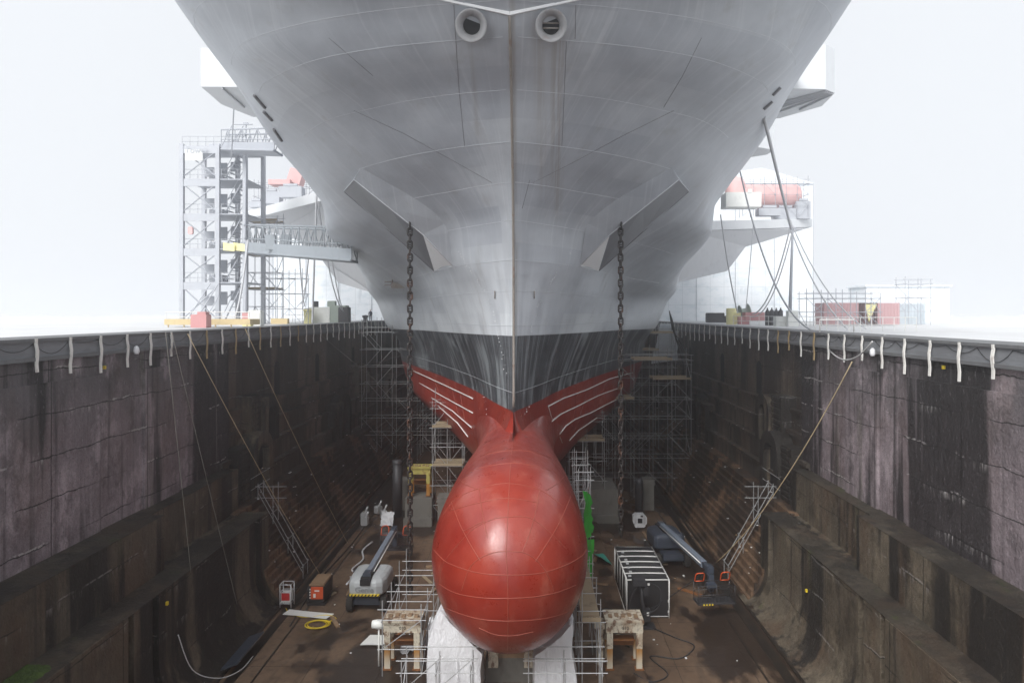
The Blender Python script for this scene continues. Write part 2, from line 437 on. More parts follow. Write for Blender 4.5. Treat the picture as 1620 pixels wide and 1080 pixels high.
# anchor shelves: a wedge of plating that stands out from the flare
def shelf(sgn):
    mx = lambda x: x if sgn < 0 else 2*817-x
    A, _ = hit(mx(560), 284); B, _ = hit(mx(544), 303); C, _ = hit(mx(687), 429); D, _ = hit(mx(717), 420.7)
    def out(px, py, Y): return P(mx(px), py, Y)
    A2 = out(560, 284, A.y-.9); E2 = out(669, 371, 44.9); F2 = out(616, 329, (A.y-.9+44.9)/2)
    A3 = hit(mx(572), 262)[0]+Vector((0, .12, 0)); G = hit(mx(650), 305)[0]+Vector((0, .12, 0)); H_ = hit(mx(706), 352)[0]+Vector((0, .12, 0))
    sh = 12; m = MB()
    v = [A2, B, C, D+Vector((0, -.04, 0)), E2, A3, G, F2]
    MBm = (B+C)/2; Bm, _ = hit(mx(616), 366)
    #   underside (shelf face)      front facet      top, sloping back to the plating     outer end
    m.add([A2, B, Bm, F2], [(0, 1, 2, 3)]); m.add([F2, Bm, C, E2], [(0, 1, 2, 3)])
    m.add([E2, C, D+Vector((0, -.04, 0))], [(0, 1, 2)], 2)
    m.add([A2, F2, G, A3], [(0, 1, 2, 3)], 1); m.add([F2, E2, H_, G], [(0, 1, 2, 3)], 1); m.add([E2, D+Vector((0, -.04, 0)), H_], [(0, 1, 2)], 1)
    m.add([A2, A3, B], [(0, 1, 2)], 1)
    o = m.build('anchor_shelf', ['shelf_shade_grey', 'hull', 'ship_lit_white'], ship)  # shade painted into the underside grey, light into the front facet's white
    uv = o.data.uv_layers.new(name='uv')
    for lp in o.data.loops:
        w = o.data.vertices[lp.vertex_index].co; uv.data[lp.index].uv = (w.x*.03, w.z)
    e = MB(); e.tube([B, A2, F2, E2, D], .045, 6); e.tube([C, D], .05, 6); g = MB(); g.tube([B, Bm+Vector((0, -.03, 0)), C], .03, 5); g.build('root_line', 'weld_dark', o); e.build('edge_bead', 'weld', o)  # dark line laid along the shelf's lower edge
    return E2
shelf(-1); shelf(1)
# small box fitting on the port side of the flare, with its bracket
q, nn = hit(632, 452); m = MB(); m.box(q+Vector((0, -.4, 0)), (1.3, 1.0, .5), ch=.05); m.box(q+Vector((-.9, -.6, .35)), (.8, .12, .12)); m.box(q+Vector((-.55, -.6, .3)), (.12, .12, 1.1)); m.box(q+Vector((-.9, -.6, .05)), (.8, .1, .1))
m.build('side_fitting', 'stem_paint', ship)
# draught marks and small lugs
def ticks(pl, n, s=.035):
    pts = on_hull(pl, lift=.03, step=2)
    for i in range(n):
        p = pts[int(i*(len(pts)-1)/(n-1))]; plank('draught_mark', p+Vector((random.uniform(-.1, .1), 0, 0)), (s, .03, s*random.choice((1, 1.8))), 'mark_grey', ship)
ticks([(727, 398), (748, 430), (772, 468), (786, 508), (795, 555), (801, 590)], 40)
ticks([(902, 398), (880, 430), (856, 468), (842, 508), (836, 530)], 34)
ticks([(834, 643), (826, 662), (821, 674)], 9, .05); ticks([(768, 628), (770, 655)], 5, .05)
for px in (784, 844):
    MB().tube(on_hull([(px, 460), (px, 472)], lift=.06, step=4), .035, 6).build('hook', 'stem_paint', ship)
# white rods on the red paint (bow thruster fairing guide bars)
LB = [[(652.8, 585.6), (705.6, 609.7), (748.6, 630)], [(664, 605.6), (703, 628), (748.6, 652.8)], [(683, 629), (716.7, 650), (746.7, 675.6)], [(694, 642), (725, 669), (741, 690)]]
RB = [[(1000, 589), (964, 599), (928, 616), (890, 630), (867, 642)], [(981, 612.5), (945, 626), (914, 641.7), (886, 655), (871, 666.7)], [(980, 629), (956, 641), (933, 653), (909, 663), (894, 673.6), (882, 689)], [(944, 660), (914, 680.6), (900, 696)]]
for pl in LB+RB:
    MB().tube(on_hull(pl, lift=.05), .05, 6).build('guide_bar', 'white_bar', ship)
for pl in ([(689, 606), (703, 642)], [(715, 615), (725, 653)], [(729, 622), (736, 667)], [(912.5, 624), (904, 678)], [(928, 619), (908, 690)], [(961, 599), (946, 642)], [(867, 642), (872, 660), (881, 680), (889, 700)]):
    MB().tube(on_hull(pl, lift=.03), .025, 5).build('cross_bar', 'weld_red' if pl[0][0] != 867 else 'white_bar', ship)

# ---------------------------------------------------------------- bulbous bow
def bulbR(Y):
    if Y < 37.2: 
        t = max(0, (37.2-Y)/6.0); return (1-t**2.0)**.52 if t < 1 else 0
    return 1
bw = pchip([31, 36, 39, 43, 46, 50, 56, 64, 74], [4.2, 4.2, 4.22, 4.1, 3.85, 3.4, 2.8, 2.1, 1.2])
ysb = [31.2]+[37.2-6*math.cos(R(a)) for a in range(4, 91, 4)]+[37.6, 38.2, 39, 40, 41, 42, 43, 43.6, 44.2, 44.7, 45.1, 45.6, 46.2, 47, 48, 49.5, 51.5, 54, 57, 61, 66, 72]
def smax(a, b, k): 
    h_ = max(k-abs(a-b), 0)/k; return max(a, b)+h_*h_*k*.25
def hull_x(h, Y):
    d = Y-_st(h)
    if d <= 0: return 0.
    i = 0
    while DS[i+1] < d: i += 1
    t = (d-DS[i])/(DS[i+1]-DS[i]); return _cols[i](h)*(1-t)+_cols[i+1](h)*t
brow = []; TH = [-90+180*i/46 for i in range(47)]; EX = 9
for Y in ysb:
    k = bulbR(Y); zc = -12.75+(.15*(1-k)); b = 5.0*k; a = bw(Y)*k; row = []
    ztop = zc+b
    for th in TH:
        c, s_ = math.cos(R(th)), math.sin(R(th)); z = zc+b*s_
        # fuller below, slightly drawn in towards the top
        x = a*max(c, 0)**.96*(1-.10*max(s_, 0)**1.2)
        if Y > 45 and z > -10.5: x = smax(x, hull_x(z, Y)-.10, 2.4)
        row.append((x, z))
    rise = max(0, min(1, (Y-41.5)/3.5))**3
    top = ztop+2.3*rise
    for e in range(1, EX+1):
        z = ztop+(top-ztop)*e/EX
        x = max(0, hull_x(z, Y)-.10)+max(0, row[46][0]-max(0, hull_x(ztop, Y)-.10))*(1-e/EX)**2 if Y > 45 else row[46][0]*(1-e/EX)
        if Y > 45 and e == EX: x = max(0, hull_x(z, Y)-.10)
        row.append((x, z))
    brow.append((Y, row))
bR = [[W(x, Y, z) for x, z in row] for Y, row in brow]; bL = [[W(-x, Y, z) for x, z in row] for Y, row in brow]
bb = MB(); bb.grid(bR); bb.grid(bL)
bulb = bb.build('bulbous_bow', 'bulb', ship, fix=False); flip_out(bulb.data, AX)
BB = bvh_of([bL, bR])
sm_ = MB()
def bz(pts): return [(660+x/2.453, 640+y/2.453) for x, y in pts]
for pl in ([(375,120),(362,240),(355,370),(345,570)], [(345,570),(352,745),(350,980)], [(172,720),(200,640),(235,600),(290,575),(345,568),(420,575),(480,620),(520,690),(530,735)],
   [(62,560),(95,595),(130,618),(230,650),(350,660),(480,652),(580,620),(640,585),(655,560)], [(85,695),(150,730),(250,748),(350,750),(450,745),(540,728),(615,700)],
   [(70,765),(140,800),(240,830),(350,838),(470,832),(560,812),(640,775)], [(240,865),(300,890),(370,895),(450,880)], [(120,340),(160,450),(200,530),(245,605)],
   [(240,325),(255,430),(272,515)], [(475,330),(460,410),(435,500),(408,570)], [(615,310),(560,440),(515,520),(458,608)], [(80,700),(100,620),(160,540),(220,480),(290,445),(350,435),(440,440),(520,500),(580,560)],
   [(100,430),(150,365),(240,325),(350,305),(475,330),(560,390)], [(255,195),(350,178),(450,183),(520,210)], [(190,265),(280,237),(400,228),(520,255)], [(150,265),(180,305),(240,328)], [(590,250),(550,300),(500,332)],
   [(180,490),(260,450)], [(130,410),(240,380),(350,362),(470,380)]):
    q = bz(pl); q = [(a, b) for a, b in q]
    pts = on_hull([(p.x, p.y) for p in spline([(a, b, 0) for a, b in q], 5)], BB, .004, 6)
    if len(pts) > 2: sm_.tube(pts, .016, 5, cap=False)
sm_.build('bulb_seams', 'weld_red', bulb, fix=False)

# ---------------------------------------------------------------- sponsons and overhangs of the flight deck
def sponson(poly, h0, h1, name, tilt=0, mat='ship_pale', ribs=None):
    base = [Vector((x*S, y*S, CZ+h0*S)) for x, y in poly]
    m = MB().prism(base, (tilt, 0, (h1-h0)*S)); o = m.build(name, mat, ship)
    if ribs:
        r = MB()
        for k in range(1, 6):
            t = k/6; a = base[0].lerp(base[-1], t)*1; b_ = base[ribs[0]].lerp(base[ribs[1]], t)
            r.box((a+b_)/2-Vector((0, 0, .09)), ((b_-a).length*.98, .08, .16), rot=Matrix.Rotation(math.atan2((b_-a).y, (b_-a).x), 3, 'Z'))
        r.build('underside_rib', 'ship_grey', o)
    return o
sponson([(-29, 60.2), (-29.5, 65.3), (-28.2, 69.5), (-18, 70), (-18, 60.5)], 20, 23.4, 'sponson', ribs=(1, 3))
sponson([(27.7, 62), (28.2, 65.9), (25.6, 70), (17, 71), (17, 60.3), (26.4, 60.9)], 20, 24, 'sponson', ribs=(1, 3))
sponson([(27.2, 82), (29.9, 83.5), (29.9, 86), (27, 88.5), (17, 89), (17, 82)], 20, 23, 'sponson')
def overhang(sd):
    if sd < 0:
        tl, tr = (377, 338, 95), (530, 296, 76); low = [(447, 362, 93), (510, 412, 88), (535, 447, 86), (592, 464, 80), (640, 400, 76)]
    else:
        tl, tr = (1285, 346, 96), (1090, 350, 84); low = [(1272, 362, 95), (1180, 390, 91), (1150, 429, 88), (1072, 447, 84), (1040, 380, 82)]
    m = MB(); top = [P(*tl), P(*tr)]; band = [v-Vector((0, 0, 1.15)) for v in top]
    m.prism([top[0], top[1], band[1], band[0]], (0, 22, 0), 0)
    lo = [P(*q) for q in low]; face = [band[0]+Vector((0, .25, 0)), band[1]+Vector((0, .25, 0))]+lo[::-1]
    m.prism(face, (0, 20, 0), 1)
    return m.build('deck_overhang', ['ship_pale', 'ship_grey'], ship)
overhang(-1); overhang(1)
# hull side openings and the pipe hangers
for pl in ([(403, 150), (420, 170)], [(418, 176), (431, 190)], [(434, 204), (446, 222)], [(1222, 150), (1234, 138)], [(1208, 172), (1221, 160)]):
    pts = on_hull(pl, lift=.04, step=3)
    if len(pts) > 1: MB().tube(pts, .12, 5).build('side_slot', 'weld_dark', ship)

# ---------------------------------------------------------------- anchor chains
def link_mesh():
    m = MB(); L = .66; w = .40; d = .066; pts = []
    r = w/2-d; sx = L/2-d-r
    for k in range(9): a = math.pi*k/8; pts.append((r*math.cos(a), 0, sx+r*math.sin(a)))
    for k in range(9): a = math.pi+math.pi*k/8; pts.append((r*math.cos(a), 0, -sx+r*math.sin(a)))
    m.tube(pts, d, 8, closed=True); m.tube([(-r, 0, 0), (-r*.5, 0, 0), (r*.5, 0, 0), (r, 0, 0)], [.05, .038, .038, .05], 8)
    return m
lk = link_mesh().build('link', 'chain_iron'); lkd = lk.data; bpy.data.objects.remove(lk)
def chain(px, y0, y1, Y, label):
    top = P(px, y0, Y).z; bot = P(px, y1, Y).z; X = P(px, (y0+y1)/2, Y).x
    t = thing('anchor_chain', label, 'chain', (X, Y, bot), 'anchor chains'); pitch = .66-4*.058-.01; z = top-.2; k = 0
    while z > bot+.25:
        o = bpy.data.objects.new('link', lkd); COL.objects.link(o); o.parent = t; o.location = (random.uniform(-.01, .01), 0, z-bot)
        o.rotation_euler = (0, random.uniform(-.03, .03), (0 if k % 2 else math.pi/2)+random.uniform(-.12, .12)+.15); z -= pitch; k += 1
    return t
chain(648.5, 352, 947, 44.7, 'longer dark stud-link anchor chain, hanging left of the red bulb over a scaffold')
chain(982, 352, 853, 44.7, 'shorter dark stud-link anchor chain, hanging right of the red bulb beside the black container')
# ---------------------------------------------------------------- dock materials
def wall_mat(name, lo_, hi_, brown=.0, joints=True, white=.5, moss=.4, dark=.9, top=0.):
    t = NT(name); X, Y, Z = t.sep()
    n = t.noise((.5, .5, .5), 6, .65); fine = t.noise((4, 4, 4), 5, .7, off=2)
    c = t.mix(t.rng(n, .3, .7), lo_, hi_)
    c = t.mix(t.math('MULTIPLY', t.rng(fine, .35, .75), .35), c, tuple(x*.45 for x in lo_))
    # rust-brown leaching, moss, soot-dark water streaks that run down from the coping
    c = t.mix(t.math('MULTIPLY', t.rng(t.math('ADD', Z, t.math('MULTIPLY', t.noise((.5, .5, .2), 4, .6, off=33), 6.)), 14.5, 19.5), top), c, (.085, .086, .088))
    c = t.mix(t.math('MULTIPLY', t.rng(t.noise((.5, .5, .35), 6, .7, off=41), .50, .66), .6), c, tuple(min(.5, x*1.5) for x in hi_))
    c = t.mix(t.math('MULTIPLY', t.rng(t.noise((.9, .9, .5), 6, .75, off=44), .52, .66), .6), c, tuple(x*.35 for x in lo_))
    if brown: c = t.mix(t.math('MULTIPLY', t.rng(t.noise((.3, .3, .12), 5, .6, off=5), .46, .66), brown), c, (.085, .045, .026))
    if moss: c = t.mix(t.math('MULTIPLY', t.rng(t.noise((.9, .55, .05), 4, .6, off=8), .60, .68), moss), c, (.05, .062, .018))
    c = t.mix(t.math('MULTIPLY', t.rng(t.noise((.30, .24, .016), 5, .6, off=12), .485, .54), dark), c, (.013, .012, .012))
    c = t.mix(t.math('MULTIPLY', t.rng(t.noise((1.4, 1.4, .04), 4, .6, off=15), .55, .70), .75), c, (.018, .016, .016))
    c = t.mix(t.math('MULTIPLY', t.rng(t.noise((3, 3, .10), 4, .7, off=18), .60, .78), .25), c, (.26, .25, .25))
    c = t.mix(t.math('MULTIPLY', t.rng(t.noise((5, 5, .30), 5, .7, off=51), .50, .70), .38), c, tuple(x*.35 for x in lo_))
    c = t.mix(t.math('MULTIPLY', t.rng(t.noise((13, 13, 13), 4, .75, off=54), .50, .66), .40), c, tuple(x*.3 for x in lo_))
    c = t.mix(t.math('MULTIPLY', t.rng(t.noise((9, 9, 2.5), 4, .75, off=57), .60, .72), .35), c, tuple(min(.5, x*1.8) for x in hi_))
    h = t.math('ADD', fine, t.math('MULTIPLY', t.noise((10, 10, 6), 4, .7, off=60), .5))
    if joints:
        wob = t.math('MULTIPLY', t.math('SUBTRACT', t.noise((1, .6, 1), 5, .6, off=21), .5), .45)
        zz = t.math('FRACT', t.math('DIVIDE', t.math('ADD', t.math('ADD', Z, wob), t.math('MULTIPLY', Y, .004)), 1.83))
        ln = t.math('MULTIPLY', t.math('LESS_THAN', zz, .028), t.rng(t.noise((.35, .22, .2), 3, .5, off=25), .44, .52))
        c = t.mix(t.math('MULTIPLY', ln, .85), c, (.012, .011, .01))
        z2 = t.math('FRACT', t.math('DIVIDE', t.math('ADD', t.math('ADD', Z, wob), t.math('MULTIPLY', Y, .004)), 1.83))
        drip = t.math('MULTIPLY', t.rng(z2, .78, 1.0), t.rng(t.noise((5, 5, .5), 4, .7, off=28), .50, .66))
        sel = t.rng(t.noise((.16, .16, .28), 3, .5, off=31), .52, .60)
        c = t.mix(t.math('MULTIPLY', t.math('MULTIPLY', drip, sel), white), c, (.40, .38, .37))
        chalk = t.math('MULTIPLY', t.math('MULTIPLY', t.math('LESS_THAN', t.math('ABSOLUTE', t.math('SUBTRACT', zz, .045)), .022), t.rng(t.noise((.4, .35, .3), 4, .6, off=37), .54, .60)), t.rng(t.noise((5, 5, 5), 3, .6, off=39), .42, .5))
        c = t.mix(t.math('MULTIPLY', chalk, .9*white), c, (.46, .44, .43))
        yy = t.math('FRACT', t.math('DIVIDE', t.math('ADD', Y, t.math('MULTIPLY', wob, .3)), 7.3))
        vl = t.math('LESS_THAN', yy, .008); c = t.mix(t.math('MULTIPLY', vl, .8), c, (.012, .011, .01))
        h = t.math('SUBTRACT', h, t.math('MULTIPLY', t.math('MAXIMUM', ln, vl), .8))
    t.base(c); t.set(Roughness=t.rng(n, .3, .7, .62, .85)); t.b.inputs['Specular IOR Level'].default_value = .35
    t.bump(h, .8, .10); M[name] = t.m
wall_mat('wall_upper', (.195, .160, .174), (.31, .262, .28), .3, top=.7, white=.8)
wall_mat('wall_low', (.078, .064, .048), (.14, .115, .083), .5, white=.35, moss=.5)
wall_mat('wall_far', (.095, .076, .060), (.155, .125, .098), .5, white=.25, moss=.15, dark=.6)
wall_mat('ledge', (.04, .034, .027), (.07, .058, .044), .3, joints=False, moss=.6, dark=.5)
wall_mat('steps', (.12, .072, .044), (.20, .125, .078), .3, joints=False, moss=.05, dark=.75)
M['coping'] = mk('coping', (.15, .155, .16), .8, 0, [((.4, .4, .3), .45, .65, (.12, .12, .125), .7), ((2, 2, .2), .55, .7, (.06, .06, .06), .5)])
def floor_mat():
    t = NT('floor'); X, Y, Z = t.sep()
    n = t.noise((.18, .18, .18), 6, .65); f = t.noise((2.2, 2.2, 2.2), 6, .7, off=3); g = t.noise((9, 9, 9), 4, .7, off=6)
    c = t.mix(t.rng(n, .32, .68), (.105, .066, .042), (.17, .115, .076))
    c = t.mix(t.math('MULTIPLY', t.rng(f, .45, .7), .55), c, (.045, .030, .022))
    c = t.mix(t.math('MULTIPLY', t.rng(g, .6, .8), .3), c, (.20, .16, .12))
    wet = t.rng(t.math('ADD', t.noise((.16, .10, .1), 5, .6, off=9), t.math('MULTIPLY', t.math('ABSOLUTE', t.math('ADD', X, 1.)), .012)), .60, .67)
    c = t.mix(t.math('MULTIPLY', wet, .85), c, (.016, .012, .011))
    c = t.mix(t.math('MULTIPLY', t.rng(t.noise((1.1, .08, 1), 4, .6, off=14), .58, .7), .4), c, (.03, .022, .018))
    wob = t.math('MULTIPLY', t.math('SUBTRACT', f, .5), .12)
    l1 = t.math('LESS_THAN', t.math('FRACT', t.math('DIVIDE', t.math('ADD', Y, wob), 5.2)), .009)
    l2 = t.math('LESS_THAN', t.math('FRACT', t.math('DIVIDE', t.math('ADD', X, wob), 3.9)), .010)
    ln = t.math('MAXIMUM', l1, l2); c = t.mix(t.math('MULTIPLY', ln, .7), c, (.014, .011, .01))
    t.base(c); t.set(Roughness=t.rng(wet, 0, 1, .8, .28)); t.b.inputs['Specular IOR Level'].default_value = .35
    t.bump(t.math('SUBTRACT', f, ln), .5, .03); M['floor'] = t.m
floor_mat()
M['quay'] = mk('quay', (.62, .63, .64), .85, 0, [((.3, .3, .3), .45, .7, (.50, .50, .50), .6), ((.05, .05, .05), .4, .7, (.56, .57, .59), .6)])
M['moss'] = mk('moss', (.035, .060, .010), .9, 0, [((3, 3, 3), .4, .6, (.06, .10, .015), .8)], bump=((6, 6, 6), 1., .1))
M['gutter'] = mk('gutter', (.018, .015, .013), .35, 0, [((1, 1, 1), .5, .7, (.05, .035, .025), .5)])
paint('strap', (.84, .83, .79), .6, .25, rust=.3); paint('strap_ochre', (.45, .33, .17), .6, .5, rust=.3)
paint('steel', (.44, .45, .46), .45, .4, metal=.4, rust=.2); paint('steel_pale', (.46, .48, .52), .5, .15)
paint('steel_dim', (.34, .35, .355), .5, .4, metal=.3, rust=.3)
paint('board', (.34, .27, .18), .8, .5); paint('cable', (.025, .025, .028), .6, 0); paint('rope', (.42, .33, .20), .8, .2); paint('rope_dark', (.16, .15, .13), .8, .2); paint('rope_pale', (.50, .50, .50), .7, .1)
M['mesh_net'] = mk('mesh_net', (.22, .23, .245), .75, 0, [((.5, .5, 2), .45, .6, (.15, .155, .165), .6)])

CX = -1.0; HW = 19.6; YA = 45.2; YF = 330.
zc = {-1: CZ-1.03, 1: CZ-1.2}
def band(m, sd, x0, z0, x1, z1, ya, yb, mi=0, step=None):
    m.add([(CX+sd*x0, ya, z0), (CX+sd*x1, ya, z1), (CX+sd*x1, yb, z1), (CX+sd*x0, yb, z0)], [(0, 1, 2, 3)], mi)
for sd, lab in ((-1, 'left'), (1, 'right')):
    w = thing('dock_wall', 'tall %s side wall of the dry dock, stepped stained concrete with white straps along its coping' % lab, 'wall', (CX+sd*HW, YA, 0), 'side walls of the dry dock')
    top = zc[sd]; zf = CZ-10.4; z1 = CZ-13.2; z2 = CZ-16.2
    # near face
    m = MB()
    m.prism([(CX+sd*HW, -30, top-.9), (CX+sd*HW, -30, zf-.4), (CX+sd*(HW+3), -30, zf-.4), (CX+sd*(HW+3), -30, top-.9)], (0, YA+30+1.5, 0))
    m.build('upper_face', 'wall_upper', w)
    m = MB()     # shallow pilaster of the near panel, standing 12 cm proud
    m.prism([(CX+sd*(HW-.12), -30, top-1.9), (CX+sd*(HW-.12), -30, zf-.2), (CX+sd*(HW+.2), -30, zf-.2), (CX+sd*(HW+.2), -30, top-1.9)], (0, 30+(32.6 if sd < 0 else 33.5), 0))
    m.prism([(CX+sd*(HW-.15), 36.3, top-1.9), (CX+sd*(HW-.15), 36.3, zf-.2), (CX+sd*(HW+.2), 36.3, zf-.2), (CX+sd*(HW+.2), 36.3, top-1.9)], (0, 3.6, 0))
    m.build('face_panel', 'wall_upper', w)
    # coping with its net
    m = MB()
    m.box((CX+sd*(HW+.95), 100, top-.07), (2.3, 400, .14)); m.box((CX+sd*(HW+.02), 100, top-.86), (.5, 400, .16))
    m.build('coping', 'coping', w)
    m = MB(); m.box((CX+sd*(HW+.06), 100, top-.46), (.30, 400, .64)); net = m.build('net_band', 'mesh_net', w)
    m = MB(); 
    for i in range(30): 
        y = 24+i*2.1; m.tube(sag((CX+sd*(HW-.12), y, top-.2), (CX+sd*(HW-.12), y+2.1, top-.2), (.25+.3*random.random()) if i % 3 else .1, 8), .012, 5, cap=False)
    m.build('slack_rope', 'cable', net)
    # first and second ledges (near part)
    YB = 35.2
    m = MB()
    prof = [(17.85, zf), (HW+1, zf), (HW+1, z1-.3), (17.85, z1-.3)]
    m.prism([(CX+sd*a, -30, b) for a, b in prof], (0, YB+30, 0)); m.prism([(CX+sd*(a+(.75 if a < 18 else 0)), YB-.1, b-.02) for a, b in prof], (0, YA-YB+.8, 0))
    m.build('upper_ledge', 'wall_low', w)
    m = MB(); m.box((CX+sd*(17.85+1.0), (YB-30)/2, zf+.012), (2.0, YB+30, .03)); m.box((CX+sd*(18.6+.6), (YB+YA)/2, zf+.0), (1.25, YA-YB, .03)); m.build('ledge_top', 'ledge', w)
    m = MB()
    def lowprof(dx, n=9):
        p = [(16.4+dx, z1), (18.9, z1), (18.9, -.3), (14.9+dx, -.3), (14.9+dx, .06)]
        for k in range(n+1):
            a = math.pi/2*k/n; p.append((14.9+dx+1.5*math.sin(a)*1., .06+ (z2-.06)*(1-math.cos(a))))
        return p
    segs = [(-30, 29.6, 0), (29.6, 30.1, .5), (30.1, 31.6, .05), (31.6, 32.2, .55), (32.2, 43.4, .1), (43.4, 44.0, .45), (44.0, YA+.3, .0)]
    for a, b, dx in segs: m.prism([(CX+sd*x, a, z-(.01 if dx else 0)) for x, z in lowprof(dx)], (0, b-a, 0))
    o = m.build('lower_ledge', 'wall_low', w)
    m = MB(); m.box((CX+sd*(16.4+.85), (YA-30)/2, z1+.015), (1.6, YA+29.6, .03)); m.build('ledge_top', 'ledge', w)
    # far part: altar ledges, the long flight of steps
    ztop = [(20.15, CZ-6.9), (19.85, CZ-8.4), (19.5, CZ-9.95), (19.1, CZ-11.6)]
    m = MB(); m.prism([(CX+sd*20.5, YA, top-.9), (CX+sd*23, YA, top-.9), (CX+sd*23, YA, CZ-13.4), (CX+sd*20.5, YA, CZ-13.4)], (0, YF-YA, 0))
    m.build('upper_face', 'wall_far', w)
    for i, (x, z) in enumerate(ztop):
        m = MB(); zb = ztop[i+1][1]-.05 if i < 3 else CZ-13.35
        m.prism([(CX+sd*x, YA+.02*i, z-.32), (CX+sd*20.7, YA+.02*i, z-.32), (CX+sd*20.7, YA+.02*i, zb), (CX+sd*x, YA+.02*i, zb)], (0, YF-YA, 0))
        m.prism([(CX+sd*(x-.14), YA+.03*i, z), (CX+sd*20.8, YA+.03*i, z), (CX+sd*20.8, YA+.03*i, z-.3), (CX+sd*(x-.14), YA+.03*i, z-.3)], (0, YF-YA, 0))
        m.build('altar_ledge', 'wall_far', w)
    m = MB(); NS = 12; xt, zt, xb = 18.1, CZ-13.1, 15.25; p = [(21, zt), (xt, zt)]
    for k in range(NS):
        x = xt-(xt-xb)*(k+1)/NS; z = zt-(zt-.25)*(k+1)/NS
        p += [(xt-(xt-xb)*k/NS, z), (x, z)]
    p += [(xb, -.3), (21, -.3)]
    m.prism([(CX+sd*a, YA-.6, b) for a, b in p], (0, YF-YA, 0)); m.build('altar_steps', 'steps', w)
    # arched openings with banded stone surrounds
    for (y0, zb, wd, ht, x) in ((49.2, zt, 2.1, 2.6, 19.1), (52.5, CZ-9.9, 1.3, 2.2, 19.6), (72.0, zt, 2.1, 2.6, 19.1), (84, CZ-9.9, 1.4, 2.2, 19.6), (98, zt, 2.1, 2.6, 19.1)):
        pr = MB(); bw_ = .85; n_ = 10; out = []; inn = []
        for k in range(n_+1):
            a = math.pi*k/n_; inn.append((y0+wd/2-wd/2*math.cos(a), zb+ht+wd/2*math.sin(a))); out.append((y0+wd/2-(wd/2+bw_)*math.cos(a), zb+ht+(wd/2+bw_)*math.sin(a)))
        inn = [(y0, zb)]+inn+[(y0+wd, zb)]; out = [(y0-bw_, zb)]+out+[(y0+wd+bw_, zb)]
        xo = x-.55
        for k in range(len(inn)-1):
            pr.prism([(CX+sd*xo, inn[k][0], inn[k][1]), (CX+sd*xo, inn[k+1][0], inn[k+1][1]), (CX+sd*xo, out[k+1][0], out[k+1][1]), (CX+sd*xo, out[k][0], out[k][1])], (sd*1.6, 0, 0))
        pr.box((CX+sd*(x+.55), y0-bw_-.8, zb+1.9), (1.6, 1.9, 3.8))
        for k in range(9): pr.box((CX+sd*(x-.26+.005*k), y0-bw_-.75+(k % 2)*.12, zb+.2+k*.42), (.16, 1.7, .30), ch=.03)
        pr.build('arch_surround', 'wall_low', w)
        m = MB(); m.prism([(CX+sd*(x-.03), a, b) for a, b in inn], (sd*.05, 0, 0)); m.build('dark_opening', 'black', w)
    m = MB()      # slots in the plain face above
    for y in (58, 69, 83, 97, 112): m.prism([(CX+sd*20.47, y-.6, CZ-6.8), (CX+sd*20.47, y+.6, CZ-6.8)]+[(CX+sd*20.47, y+.6*math.cos(math.pi*k/8), CZ-4.6+.6*math.sin(math.pi*k/8)) for k in range(9)], (sd*.02, 0, 0))
    m.build('face_niche', 'black', w)

rm = random.Random(3); m = MB()
for k in range(160):
    y = 23.9+rm.random()*1.6; m.lathe([(.02, .1), (.10+.08*rm.random(), .03), (.2, 0)], (CX-16.9-rm.random()*.85, y, CZ-13.2+.03), n=7)
o = m.build('moss_patch', 'moss'); o['kind'] = 'stuff'
# floor, centre strip, gutters, quays
m = MB(); m.box((CX, 120, -.6), (31.6, 460, 1.2)); struct(m.build('dock_floor', 'floor'))
m = MB(); m.box((CX+.1, 150, .065), (13.9, 330, .13), ch=.03); struct(m.build('keel_track', 'floor'))
for sd in (-1, 1):
    m = MB(); m.box((CX+sd*14.35, 120, .012), (.55, 400, .02)); m.box((CX+sd*14.95, 120, .03), (.16, 400, .06)); m.box((CX+sd*13.2, 120, .009), (.10, 400, .012)); struct(m.build('gutter', 'gutter'))
    m = MB(); m.box((CX+sd*(HW+2.05+750), 500, zc[sd]-.65), (1500, 2000, 1.0)); struct(m.build('quay', 'quay'))
m = MB(); m.box((CX, YF+300, CZ-2.3), (47, 600, 1.0)); m.box((CX, YF+1, CZ-12), (46, 2, 20)); struct(m.build('dock_head', 'quay'))

# strapping along the coping: a bent strip every couple of metres
def strap_obj(kind):
    m = MB(); L = [(0, 0), (-.01, -.25), (.045, -.62), (.03, -.95), (.0, -1.30), (.02, -1.72)]
    for i in range(len(L)-1):
        (a, z), (b, z2_) = L[i], L[i+1]
        m.add([(a-.04, -.07, z), (a+.02, -.07, z), (a+.02, .07, z), (a-.04, .07, z), (b-.04, -.07, z2_), (b+.02, -.07, z2_), (b+.02, .07, z2_), (b-.04, .07, z2_)], [(0, 1, 5, 4), (1, 2, 6, 5), (2, 3, 7, 6), (3, 0, 4, 7), (0, 3, 2, 1), (4, 5, 6, 7)])
    o = m.build('strap', kind); d = o.data; bpy.data.objects.remove(o); return d
SD = [strap_obj('strap'), strap_obj('strap_ochre')]
NAMES = {-1: 'left', 1: 'right'}
ordn = ['nearest', 'second', 'third', 'fourth', 'fifth', 'sixth', 'seventh', 'eighth', 'ninth', 'tenth', 'eleventh', 'twelfth', 'thirteenth', 'fourteenth', 'fifteenth', 'sixteenth', 'seventeenth', 'eighteenth', 'nineteenth', 'twentieth']
